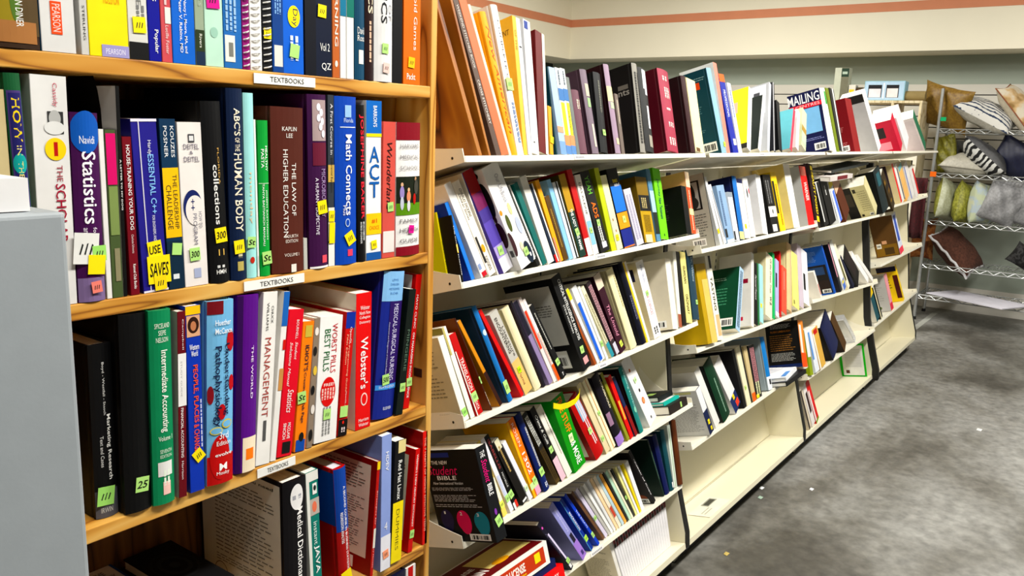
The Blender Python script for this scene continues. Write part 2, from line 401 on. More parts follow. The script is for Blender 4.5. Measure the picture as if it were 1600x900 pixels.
# ------------------------------------------------------------------ steel gondola shelving
BX = [0, 1.2, 2.485, 3.79, 5.045]
YB = .214; AL = math.radians(16.4); AB = math.radians(11)
UNITS = []
names = ['cream metal shelving unit nearest the wooden bookcase, six crowded tiers', 'cream metal shelving unit second from the wooden bookcase, bare base deck',
         'cream metal shelving unit third from the wooden bookcase, green folder on its base', 'cream metal shelving unit farthest along the row, beside the wire rack']
for k in range(4):
    UNITS.append(empty('metal_shelving_unit', ((BX[k] + BX[k+1]) / 2, YB / 2, FZ), names[k], 'shelving', 'cream metal shelving units'))
def upart(k, mb, name, parent=None, bev=0):
    off = UNITS[k].location
    mb.v = [(a - off.x, b - off.y, c - off.z) for a, b, c in mb.v]
    o = mb.build(name, parent or UNITS[k])
    if bev: md = o.modifiers.new('bevel', 'BEVEL'); md.width = bev; md.segments = 2; md.limit_method = 'ANGLE'
    return o
M_unit = M_cream
PROF = [(.12, FZ + .02), (YB, -.75), (YB, .15), (.13, .15), (.118, -.2), (.088, -.42), (.05, -.74), (.004, -.92), (-.03, -1.04), (-.034, -1.09), (-.03, -1.1), (.0, FZ + .02)]
for k in range(4):
    x0, x1 = BX[k], BX[k + 1]; g = .012
    mb = MB(); mb.prism([(.12, FZ + .02), (.12, -1.1), (YB, -.75), (YB, .15), (YB + .01, .15), (YB + .01, -.76), (.13, -1.1), (.13, FZ + .02)], x0 + g, x1 - g, M_unit, 0)
    for q in range(1, 3): mb.box((x0 + g, YB - .0015, -.75 + q * .33), (x1 - g, YB, -.747 + q * .33), paint('seam', 'b9ae8a'))
    upart(k, mb, 'back_panel')
    for xx in (x0 + .06, (x0 + x1) / 2):
        mb = MB(); mb.box((xx - .012, YB - .012, -.74), (xx + .012, YB, .15), M_unit)
        for z in [(-.72 + i * .025) for i in range(34)]: mb.box((xx - .003, YB - .0128, z), (xx + .003, YB - .0118, z + .012), M_black)
        upart(k, mb, 'slotted_upright')
    mb = MB(); mb.prism(PROF, x1 - g - .003, x1 - g, M_unit, 0); upart(k, mb, 'end_panel')
    mb = MB(); n = len(PROF); inner = [(p[0] - .0, p[1]) for p in PROF[3:-1]]
    fw_ = .036 if k == 2 else .006
    pr = [(a - fw_, b) for a, b in inner] + [(a + .02, b) for a, b in reversed(inner)]
    mb.prism(pr, x1 - g + .0003, x1 + g - .0003 - (.012 if k == 3 else 0), M_black, 0); upart(k, mb, 'edge_trim')['label'] = 'black edge trim'
    zb = -1.073
    fb_ = lambda a, b: (-.035 + a * math.cos(AB) + b * math.sin(AB), zb - a * math.sin(AB) + b * math.cos(AB))
    mb = MB()
    mb.prism([fb_(0, 0), fb_(.156, 0), fb_(.156, -.004), fb_(.005, -.004), fb_(.005, -.020), fb_(0, -.020)], x0 + g, x1 - g - .0035, M_unit, 0)
    mb.prism([fb_(.15, 0), fb_(.152, 0), fb_(.152, .0008), fb_(.15, .0008)], x0 + .16, x1 - .2, paint('seam', '7d745a'), 0)
    upart(k, mb, 'base_deck', bev=.001)
    mb = MB(); mb.box((x0 + g, .01, FZ), (x1 - g, .02, zb - .032), M_black); upart(k, mb, 'kick_plate')['label'] = 'black kick plate'
def zline(p, q, y):
    a, b = at(p[0], p[1], 1, y), at(q[0], q[1], 1, y); s = (b.z - a.z) / (b.x - a.x)
    return lambda X: a.z + .013 + s * (X - a.x)
FR = lambda yf, z, a, b, al=None: (yf + a * math.cos(AL if al is None else al) + b * math.sin(AL if al is None else al), z - a * math.sin(AL if al is None else al) + b * math.cos(AL if al is None else al))
def bracket_mb(x, zt, yf, tall, ex=1.7):
    mb = MB(); n = 9; top = []; D = (YB - .014 - yf) / math.cos(AL)
    for i in range(n + 1):
        f = i / n; top.append((.001 + D * f * (1 - .28 * f), .015 + tall * f ** ex))
    prof = [(.001, -.0125)] + top + [(D, -.0125)]
    mb.prism([FR(yf, zt, a, b) for a, b in prof], x - .0012, x + .0012, M_lip, 0)
    K = 8; mb.poly([(x - .0016,) + FR(yf, zt, .03 + .003 * math.cos(j * .785), .002 + .003 * math.sin(j * .785)) for j in range(K)], M_black)
    return mb
SH = {}
def shelf(key, k, p, q, yf, xa=None, xb=None, lb=.05, rb=.05):
    zf = zline(p, q, yf); SH[key] = (zf, yf)
    xa = BX[k] + .014 if xa is None else xa; xb = BX[k+1] - .0165 if xb is None else xb
    D = (YB - .001 - yf) / math.cos(AL); mb = MB(); prof = [(0, 0), (D, 0), (D, -.003), (.003, -.003), (.003, -.013), (0, -.013)]
    prof = [FR(yf, 0, a, b) for a, b in prof]; n = len(prof)
    va = [(xa, a, zf(xa) + b) for a, b in prof] + [(xb, a, zf(xb) + b) for a, b in prof]
    mb.mesh(va, [(i, (i + 1) % n, n + (i + 1) % n, n + i) for i in range(n)] + [tuple(range(n - 1, -1, -1)), tuple(range(n, 2 * n))], M_lip)
    o = upart(k, mb, 'shelf', bev=.0008)
    if lb: upart(k, bracket_mb(xa - .0016, zf(xa), yf, lb, 1.0 if k == 0 else 1.7), 'shelf_bracket', o)
    if rb: upart(k, bracket_mb(xb + .0016, zf(xb), yf, rb), 'shelf_bracket', o)
    return o
for k in range(4):
    shelf('S1', k, (716, 254), (1101, 246), .0, xb=5.2 if k == 3 else None, lb=.045 if k == 0 else 0, rb=0)
shelf('S2a', 0, (718, 452), (1092, 371), .0, lb=.055)
shelf('S3a', 0, (720, 672), (1092, 507), -.017, lb=.06, rb=.045)
shelf('S4a', 0, (721, 859), (1081, 635), -.021, lb=.075, rb=.12)
shelf('S5a', 0, (892, 894), (1067, 760), -.006)
shelf('S2b', 1, (1096, 396), (1255, 359), .0); shelf('S3b', 1, (1101, 547), (1238, 495), -.01); shelf('S4b', 1, (1098.6, 690.5), (1187, 627), -.02)
shelf('S2c', 2, (1289, 359), (1376, 338), .0); shelf('S3c', 2, (1270, 474), (1335, 454), -.005); shelf('S4c', 2, (1264.5, 592), (1369.7, 515), -.02, rb=.09)
shelf('S2d', 3, (1407, 321), (1449, 308), .0); shelf('S3d', 3, (1388, 411), (1442, 384), -.005, rb=.06); shelf('S4d', 3, (1377, 503), (1435, 455), -.01)
SH['base'] = (lambda X: -1.0725, -.035)
# small paper tags on the shelf lips
for key, px, w_ in (('S2a', 938, .05), ('S1', 905, .05), ('S3a', 941, .04), ('S1', 1190, .05), ('S5a', 932, .07)):
    zf, yf = SH[key]; k = 0 if key != 'S1' or px < 1000 else 1
    x = xcol(px, yf, zf(.5)); z = zf(x); mb = MB()
    mb.prism([FR(yf, z, a, b) for a, b in ((-.0012, -.0125), (-.0002, -.0125), (-.0002, -.001), (-.0012, -.001))], x - w_/2, x + w_/2, mat('eceae6', .6), 0)
    for i in range(7): mb.prism([FR(yf, z, a, b) for a, b in ((-.0015, -.009), (-.0012, -.009), (-.0012, -.0045), (-.0015, -.0045))], x - w_*.38 + i*w_*.11, x - w_*.31 + i*w_*.11, mat('8d8f98', .6), 0)
    upart(k, mb, 'shelf_tag')

# ------------------------------------------------------------------ grey painted unit at the left, close to the camera
GP = empty('grey_shelf_unit', (-1.15, -.2, FZ), 'grey painted end of a low shelf unit at the left, in front of the bookcase', 'shelving')
gx = at(103, 329, 1, -.25); z1 = gx.z - .001
mb = MB(); mb.box((-.28, -.05, 0), (gx.x + 1.15, .06, z1 - FZ), M_greypanel); o = mb.build('side_panel', GP)
md = o.modifiers.new('bevel', 'BEVEL'); md.width = .005; md.segments = 3
mb = MB(); mb.box((gx.x + 1.15 + .0002, -.03, 0), (gx.x + 1.15 + .0015, .055, z1 - FZ - .008), mat('d8c8ae', .6)); mb.build('edge_strip', GP)['label'] = 'bare worn wood edge strip'
# ------------------------------------------------------------------ the books, row by row
W, K, G1, Y1, MG = 'ece9e2', '0a0a0c', 'b4e08a', 'f7e21a', 'd3188e'
wz = lambda k: (lambda X: WZ[k] + .0002)
WG = 'textbooks on the wooden bookcase'
row([
 (-40, None, 0, 'dark brown photo-covered hardback with white price plate at left end', '3a2412', dict(xr=63, h=.3, hc=True, d=.2, sp=[(.05, .75, '57452a'), (.1, .3, '8a7a30', .3, .6), (.02, .1, '9a6a42', .3, .95)], el=[(.62, .2, .006, .03, '4e6b2c')], tx=[('AMERICAN DINER', 'f0efe8', .08, .28, .62, .74)])),
 (66, None, 0, 'white spine with blue barcoded back left of narrow grey-white book', 'd9d8d6', dict(xr=127, h=.29, d=.2, w=.04, yo=.002, fc='1f78b4', bc=[(.08, .5, .05, .22)], tx=[('ALGEBRON', 'e8795a', .27, .6, .2, .55, 'vb'), ('PEARSON', 'f2d8cf', .08, .19, .35, .58)], sp=[(.07, .2, 'e0573a', .3, .62)])),
 (128, None, 0, 'grey-white narrow book wedged left of the yellow book', 'c9c8c4', dict(xr=140, h=.29, d=.19, tx=[('STERLING', '4a4a4a', .06, .2, .35, .65)])),
 (141, None, 0, 'thick yellow textbook with lavender band at the foot', 'f2df12', dict(h=.29, xr=202, d=.2, sp=[(0, .05, '9d97c4', .3, 1)], tx=[('HOUSTON', 'd8902a', .22, .26, .4, .8, 'h'), ('nish', '2b2a18', .32, .42, .5, .7), ('Engl', '2b2a18', .32, .42, .8, .93), ('PEARSON', 'e6e4f2', .012, .035, .4, .9, 'h')])),
 (203, None, 0, 'white spine with black foot and yellow price sticker', 'd6d5d0', dict(xr=233, h=.27, d=.19, sp=[(0, .08, '141414')], tx=[('THE GUIDE', '7a7a78', .25, .55, .45, .7)], sl=[(.18, .25, .4, .9, 2, '777777')], st=[(.16, Y1, .55, 1.2)])),
 (234, None, 0, 'dark blue thesaurus with white lettering', '1316a0', dict(xr=253, h=.25, d=.16, tx=[('THESAURUS', 'f2f2f4', .3, .72, .4, .72, 'vb'), ('Popular', 'f2f2f4', .04, .16, .4, .8, 'vb')])),
 (254, None, 0, 'narrow salmon red book with a torn white label', 'c4555a', dict(xr=270, h=.26, d=.16, tx=[('Lucille Foster', 'f2dedc', .04, .18, .4, .7)], sp=[(.19, .27, 'e9e4de', .4, .95)], sl=[(.28, .6, .3, .7, 1, 'e8c8c8')])),
 (271, None, 0, 'blue guide with yellow sun disc and no sticker', '1b62c4', dict(xr=306, h=.28, d=.2, el=[(.5, .42, .012, .015, Y1)], tx=[('Day', '1c2a50', .36, .46, .35, .7), ('Nancy L. Moore, MA, and', 'f0f3fa', .05, .3, .5, .66, 'vb'), ('Peter V. Rabins, MD', 'f0f3fa', .05, .3, .3, .45, 'vb')])),
 (307, None, 0, 'thin grey-green photo spine with navy foot', '97a48e', dict(xr=321, h=.26, d=.17, sp=[(0, .07, '1c3350'), (.07, .18, '2f3d22'), (.35, .6, 'c9d4c6')], tx=[('Rivers', 'e8e8dc', .09, .16, .4, .7), ('TEN HILLS', 'b8c2b4', .3, .5, .4, .7)])),
 (322, None, 0, 'pale mint book with magenta sticker', 'bfe0cd', dict(xr=350, h=.27, d=.18, tx=[('The Perfect', '222a26', .3, .85, .58, .82, 'vi'), ('Strangers', '222a26', .38, .85, .18, .42, 'vi')], st=[(.33, MG, .45, 1.4)], el=[(.5, .17, .006, .007, '9dc4b2')])),
 (351, None, 0, 'blue back with white barcode left of purple spiral book', '2d67ac', dict(xr=379, h=.28, d=.19, sp=[(.03, .16, 'e6e6df', .05, .6), (.055, .125, '7a7a72', .25, .5)], sl=[(.18, .75, .08, .75, 3, '9ec0e0')])),
 (380, None, 0, 'purple spiral-bound cookbook', '8c1a6e', dict(xr=391, h=.27, d=.18, rings='f2f0ea', name='spiral_book')),
 (392, None, 0, 'white spiral-bound notebook with comb binding', 'f2f0ec', dict(xr=410, h=.27, d=.18, rings='f6f4f0', name='spiral_book')),
 (411, None, 0, 'black spiral-bound book with yellow sticker', '15151a', dict(xr=426, h=.27, d=.18, rings='efede8', st=[(.2, Y1, .5, .9)], name='spiral_book')),
 (427, None, 0, 'blue guide with yellow disc and green price sticker', '1a5fc8', dict(xr=475, h=.28, d=.2, sp=[(0, 1, '12448f', 0, .33), (.03, .14, 'dcdcd6', .04, .3)], el=[(.68, .3, .0115, .016, Y1)], sl=[(.07, .2, .52, .85, 2, 'd8e4f4'), (.3, .9, .06, .28, 3, '86aede')], tx=[('Day', '203058', .25, .34, .6, .8), ('your', '9cc0f0', .4, .6, .55, .8)], st=[(.12, G1, .68, 1.2, "|50'")])),
 (477, None, 0, 'wide black and navy volume with yellow sticker', '0e1a36', dict(xr=519, h=.3, d=.2, sp=[(0, 1, '0a0f1e', 0, .4)], tx=[('Vol 2', 'f2f2ee', .13, .17, .55, .9, 'h'), ('QZ', 'f2f2ee', .03, .07, .6, .95, 'h')], st=[(.33, Y1, .62, 1.15)])),
 (520, None, 0, 'terracotta spine with white lettering beside the navy volume', 'b8653c', dict(xr=531, h=.27, d=.18, tx=[('ART OF LEARNING', 'f6e6da', .18, .95, .3, .75, 'vb')], el=[(.5, .08, .003, .005, 'f2e2d8')])),
 (532, None, 0, 'thin white spine with blue top, left of its green-topped twin', 'eceae6', dict(xr=541, h=.27, d=.17, sp=[(.36, 1, '1f6f8e')])),
 (542, None, 0, 'thin white spine with sea-green top', 'efede9', dict(xr=553, h=.27, d=.17, sp=[(.36, 1, '1d6f62')], tx=[('Listening', 'cfe6de', .5, .75, .35, .65)])),
 (554, None, 0, 'teal-blue hardback with small white emblem', '1d4d6b', dict(xr=569, h=.28, hc=True, d=.18, sp=[(.09, .17, 'e8e8e2', .3, .8)], tx=[('David', 'f2f2ee', .26, .3, .2, .9, 'h'), ('Ross', 'f2f2ee', .22, .255, .2, .9, 'h')])),
 (570, None, 0, 'dark maroon economics textbook with cream lettering', '2a0f12', dict(xr=583, h=.3, hc=True, d=.2, tx=[('ECONOMICS', 'f4e4c8', .36, .95, .25, .8, 'vb')], sl=[(.1, .32, .3, .7, 1, 'd8b8a0')])),
 (584, None, 0, 'silver white economics textbook with green stickers', 'dddcdb', dict(xr=612, h=.29, hc=True, d=.2, tx=[('PRINCIPLES OF', '9a9aa0', .35, .85, .72, .9), ('ECONOMICS', '1f2026', .33, .95, .3, .62, 'vb')], st=[(.19, G1, .5, 1), (.08, 'e8c8c0', .55, 1)])),
 (613, None, 0, 'black spine left of the orange games book', '0c0c10', dict(xr=628, h=.28, d=.18)),
 (630, None, 0, 'orange programming book at the right end with white lettering', 'e07236', dict(xr=656, h=.27, d=.19, fc='b5561f', tx=[('Building Android Games', 'f8efe6', .22, .98, .52, .78), ('Packt', 'fbf2ea', .03, .07, .2, .7, 'hb')], st=[(.14, 'f2c40e', .45, 1.1)])),
], wz(0), 0, 'on the top wooden shelf', group=WG, yo=.003, base_name='textbook')

row([
 (-22, None, 0, 'blue and cream edge of a tall book at far left', 'c9b990', dict(xr=37, h=.26, d=.18, fc='6a86c0')),
 (40, 3, 105, 'green and violet book with yellow lettering', '1f5a34', dict(xr=64, hc=True, d=.2, sp=[(.02, .93, '4a3a7a', .06, .94), (.03, .92, '26246e', .14, .88)], el=[(.5, .63, .0075, .012, '2f9a96')], tx=[('HOW', 'f2d23c', .72, .9, .28, .78, 'vb'), ('IN', 'f0e08c', .665, .705, .36, .66), ('THE', 'f0e08c', .57, .64, .36, .66), ('WORLD', 'f2d23c', .28, .55, .28, .78, 'vb')])),
 (67, 45, 107, 'thick white reference with small portrait and yellow disc', 'e2e1df', dict(xr=121, d=.2, tx=[('Cassidy', 'b8475a', .87, .97, .56, .72), ('THE', '9a2438', .55, .62, .6, .76), ('SCHOLAR', '9a2438', .28, .54, .54, .82, 'vb'), ('1', 'b02a1c', .66, .72, .55, .66, 'hb')], sp=[(.755, .85, '3a3a3a', .42, .86)], el=[(.62, .82, .007, .01, 'b4b4b2'), (.6, .78, .012, .008, 'e0e0de'), (.6, .69, .0125, .0135, 'f3cf1e')])),
 (123, 108, 175, 'purple statistics textbook with big white lettering', '4a0f52', dict(xr=166, hc=True, d=.2, sp=[(0, .13, '77648c')], el=[(.5, .9, .0185, .026, '1b57b0')], tx=[('Navidi', 'f2f4fa', .84, .88, .25, .8, 'h'), ('Statistics', 'f6f2f8', .42, .8, .3, .82, 'vb'), ('for Engineers', 'efe8f2', .2, .4, .55, .75), ('and Scientists', 'efe8f2', .22, .4, .25, .45)], st=[(.29, 'e9e9e6', .3, 2.4), (.2, Y1, .65, 1.5, '|SED'), (.26, 'a4dc7c', .78, 1.2), (.08, 'e8857a', .6, .9)])),
 (168, 153, 202, 'narrow white spine right of the purple statistics textbook', 'e9e7e4', dict(xr=176, d=.18)),
 (177, 163, 203, 'pink and meadow-green photo spine', '4c5c38', dict(xr=193, d=.18, sp=[(.68, .98, 'cf2a6a', .05, .95), (.38, .67, '7d8f58', .1, .95), (.1, .3, '8a8468', .35, .85)])),
 (194, 180, 131, 'tall black spine with white portrait cover behind the pink one', '0c0c0c', dict(xr=203, h=.272, d=.19, fc='c9c9c6', fe=[(.45, .8, .05, .09, '120c0a')], tx=[('A LETTER TO MY DOG', 'f0f0ee', .42, .66, .3, .7, 'vb')])),
 (205, 190, 214, 'dark red dog-training book with white lettering', '7a0f22', dict(xr=222, d=.17, pg='d8d0bc', tx=[('HOUSE-TRAINING YOUR DOG', 'f4f0ee', .42, .95, .35, .75, 'vb'), ('Charlotte Schwartz', 'ecd8d8', .27, .39, .4, .65), ('Kennel Club Books', 'f4f0ee', .04, .2, .4, .7, 'vb')])),
 (225, 203, 186, 'worn violet-blue programming book with peeling white creases', '2a2494', dict(xr=264, d=.2, w=.036, sp=[(.0, .99, 'dedbe8', .27, .31), (.985, 1, 'e8e4f0'), (0, .012, 'e8e4f0')], tx=[('Hardy', 'e8e8f4', .8, .88, .55, .72), ('ESSENTIAL C++', '8fc0f4', .46, .8, .55, .78, 'vb'), ('FOR ENGINEERS AND', 'e8e8f4', .3, .45, .55, .66)], st=[(.25, Y1, .55, 1.4, 'USE'), (.13, Y1, .65, 2.3, 'SAVES'), (.05, 'f4d81a', .66, 1.2)])),
 (265, 248, 186, 'navy and yellow leadership paperback', '143a5c', dict(xr=289, d=.19, sp=[(.31, .72, 'f4c313'), (0, .29, '123047')], tx=[('KOUZES', 'f2f4f6', .78, .96, .62, .84), ('POSNER', 'f2f4f6', .78, .96, .2, .42), ('THE LEADERSHIP', '2a2a24', .36, .68, .6, .86), ('CHALLENGE', '2a2a24', .36, .62, .16, .48)], st=[(.24, G1, .6, 1, '|1.00')], sl=[(.06, .09, .15, .85, 1, 'e0e6ea')])),
 (290, 276, 191, 'white programming textbook with blue crescent letter', 'ece6e2', dict(xr=329, d=.2, el=[(.48, .495, .0145, .023, '1c2a6e'), (.56, .47, .0145, .021, 'ece6e2')], tx=[('DEITEL', '5c5468', .84, .87, .2, .85, 'h'), ('&', '5c5468', .81, .83, .45, .6, 'h'), ('DEITEL', '5c5468', .765, .795, .2, .85, 'h'), ('++', '1c2a6e', .47, .54, .4, .55, 'vb'), ('HOW TO', '6a6878', .36, .46, .7, .84), ('PROGRAM', '6a6878', .26, .45, .46, .62)], sp=[(.05, .11, 'a8b0cc', .4, .7), (.88, .93, '4a4a4e', .42, .68), (.89, .92, 'dedede', .46, .64)], st=[(.2, G1, .45, 1.1, '300')])),
 (260, 258, 168, 'beige book standing behind the leadership paperback', 'bcb8a4', dict(xr=309, free=True, yo=.19, d=.03, w=.05)),
 (330, 312, 158, 'black literature textbook with white lettering', '0d0d0f', dict(xr=359, hc=True, d=.21, tx=[('FLORIDA', 'c8a060', .55, .75, .62, .72), ('collections', 'f4f2ee', .33, .66, .35, .62, 'vb'), ('11', 'e8c070', .155, .19, .4, .7, 'h'), ('HMH', 'f4f2ee', .05, .075, .25, .75, 'hb')], st=[(.27, Y1, .55, 1.3, '300')], sl=[(.085, .1, .25, .75, 2, 'd8d8d6')])),
 (361, 352, 136, 'navy reference on the human body with cream lettering', '0c2248', dict(xr=385, hc=True, d=.21, tx=[("ABC'S", 'f4ead4', .76, .9, .35, .75, 'vb'), ('OF THE', 'f4ead4', .68, .75, .38, .68), ('HUMAN BODY', 'f4ead4', .26, .67, .3, .8, 'vb')], sp=[(.05, .1, 'b8a868', .35, .75)], sl=[(.12, .15, .3, .8, 1, 'c8c0a0')], st=[(.18, Y1, .45, 1.2)])),
 (386, 379, 145, 'pale aqua spine with faint peach lettering', 'a8e0de', dict(xr=402, d=.19, hc=True, tx=[('monday', 'e8c8a4', .3, .58, .3, .65)], el=[(.5, .1, .004, .005, 'b83a30')], st=[(.2, G1, .4, 1, 'St')])),
 (403, 396, 187, 'thin white spine left of the green pasta cookbook', 'e9ece8', dict(xr=406, d=.16)),
 (407, 402, 188, 'green pasta cookbook with white lettering', '1f9a44', dict(xr=422, d=.19, hc=True, tx=[('HEALTHY', 'f2f8f0', .68, .84, .58, .84, 'vb'), ('PASTA', 'f2f8f0', .7, .82, .2, .46, 'vb'), ('JOSEPH BASTIANICH', 'f2f8f0', .24, .56, .56, .76, 'vb'), ('TANYA BASTIANICH MANUALI', 'f2f8f0', .2, .6, .26, .44, 'vb')], sp=[(.6, .605, 'b8e0b8')], st=[(.12, G1, .55, 1.2, 'St')])),
 (425, 422, 166, 'thick brown law hardback with white lettering', '5c2a20', dict(xr=474, hc=True, d=.21, tx=[('KAPLIN', 'f2ece6', .86, .885, .3, .75, 'h'), ('LEE', 'f2ece6', .82, .845, .42, .62, 'h'), ('THE LAW OF', 'f2ece6', .35, .67, .58, .72), ('HIGHER EDUCATION', 'f2ece6', .22, .75, .32, .46), ('FOURTH', 'e8dcd2', .215, .235, .38, .78, 'h'), ('EDITION', 'e8dcd2', .185, .205, .38, .78, 'h'), ('VOLUME I', 'e8dcd2', .1, .12, .34, .82, 'h')], sp=[(.0, .05, 'e8e2da', .55, .72)])),
 (475, 474, 373, 'small grey book edge right of the brown law hardback', 'bdbdb6', dict(xr=481, d=.15)),
 (484, 479, 147, 'purple microbiology textbook with chain-like bacteria photo', '44134a', dict(xr=512, hc=True, d=.2, sp=[(.74, .97, 'a89494', .2, .95), (.6, .73, '6e2238', .2, .95), (.03, .075, 'e05a66', .6, .9), (0, .012, 'f4f2f0')], el=[(.5, .93, .004, .006, 'e8e4ee'), (.65, .9, .004, .006, 'e8e4ee'), (.5, .87, .004, .006, 'e8e4ee'), (.7, .85, .004, .006, 'e8e4ee'), (.6, .82, .004, .006, 'e8e4ee'), (.75, .78, .004, .006, 'e8e4ee')], tx=[('MICROBIOLOGY', 'a08ab0', .3, .58, .6, .85), ('A HUMAN PERSPECTIVE', 'efe8f4', .2, .53, .28, .44)], st=[(.36, Y1, .6, 1.3)])),
 (513, 512, 148, 'narrow grey mathematics textbook with yellow used sticker', '3a4048', dict(xr=523, d=.18, sp=[(.5, .6, 'c8a860'), (.15, .35, 'e8e4d8'), (0, .14, 'ecebe6')], tx=[('A First Course in', 'e8e8ec', .66, .95, .35, .75), ('Differential Equations', '2a2a24', .44, .64, .35, .75)], st=[(.3, Y1, .5, 1.1), (.2, Y1, .5, 2.1, '|USED')])),
 (524, 522, 150, 'royal blue mathematics textbook with white lettering', '1248b4', dict(xr=557, hc=True, d=.2, tx=[('Math Connects', 'f6f8fc', .3, .78, .42, .72, 'vb'), ('Florida', 'cfe0f8', .85, .875, .35, .8, 'h'), ('Plus', 'f6f8fc', .3, .36, .3, .42)], sp=[(.82, .825, 'e8f0fa', .2, .95), (.05, .09, 'e8506a', .5, .75), (.88, .95, '9cc0f0', .4, .7)], el=[(.5, .255, .005, .007, 'cfe0f8'), (.5, .255, .0038, .0055, '1248b4')], st=[(.16, Y1, .6, 1.3, None, .5)])),
 (559, 556, 164, 'black biography with red lettering beside blue mathematics textbook', '0c0a0a', dict(xr=571, d=.18, hc=True, tx=[('JOSEPHINE BAKER', 'f0404a', .28, .94, .25, .82, 'vb'), ('BRYAN HAMMOND', 'f0f0ee', .14, .26, .58, .8, 'vb'), ("PATRICK O'CONNOR", 'f0f0ee', .12, .26, .25, .45, 'vb')])),
 (572, 572, 157, 'white test-prep guide with blue letters and blue top', 'f4f4f2', dict(xr=595, d=.2, sp=[(.8, 1, '1a66b8'), (.165, .3, 'f6ca1e'), (.0, .05, '2458a0'), (.78, .8, 'f0dc3a')], tx=[("BARRON'S", 'f2f6fa', .84, .97, .45, .7, 'vb'), ('A', '1c5ca8', .62, .72, .2, .85, 'hb'), ('C', '1c5ca8', .51, .61, .2, .85, 'hb'), ('T', '1c5ca8', .4, .5, .2, .85, 'hb'), ('#1', 'd8502a', .235, .265, .35, .7, 'hb'), ('CHOICE', 'd8702a', .195, .22, .2, .85, 'h')], st=[(.1, Y1, .5, .9)])),
 (597, 599, 190, 'coral red book with handwritten-style black title', 'cc5a52', dict(xr=617, d=.18, tx=[('Wunderland', '3a1a18', .35, .85, .3, .7, 'vi')], sp=[(.04, .2, 'e6e0dc', .05, .95)], st=[(.38, G1, .6, 1)])),
 (618, 619, 191, 'white family health guide with family photo on spine', 'eeecea', dict(xr=654, d=.19, hc=True, sp=[(.87, 1, '8a1428'), (.31, .6, '1c2414'), (.31, .4, '5c8a2c'), (0, .07, '8a1428')], el=[(.2, .54, .003, .004, 'd8b090'), (.2, .48, .005, .012, '9a8ac0'), (.2, .4, .004, .012, 'c8ccd8'), (.45, .5, .003, .004, 'e0b890'), (.45, .45, .005, .01, 'e89070'), (.45, .38, .004, .01, 'd8d8dc'), (.75, .58, .003, .004, 'b08a6a'), (.78, .52, .006, .014, '4a4840'), (.7, .43, .004, .01, 'b02a20')], tx=[('HARVARD', '8a8688', .81, .84, .12, .9, 'h'), ('MEDICAL', '8a8688', .73, .76, .12, .9, 'h'), ('SCHOOL', '8a8688', .65, .68, .12, .9, 'h'), ('FAMILY', '6a6668', .25, .28, .12, .9, 'h'), ('HEALTH', '6a6668', .18, .21, .12, .9, 'h'), ('GUIDE', '6a6668', .1, .13, .12, .9, 'h')], st=[(.2, MG, .55, .9)])),
], wz(1), 0, hmax=.279, where='on the second wooden shelf', group=WG, yo=.003, base_name='textbook')

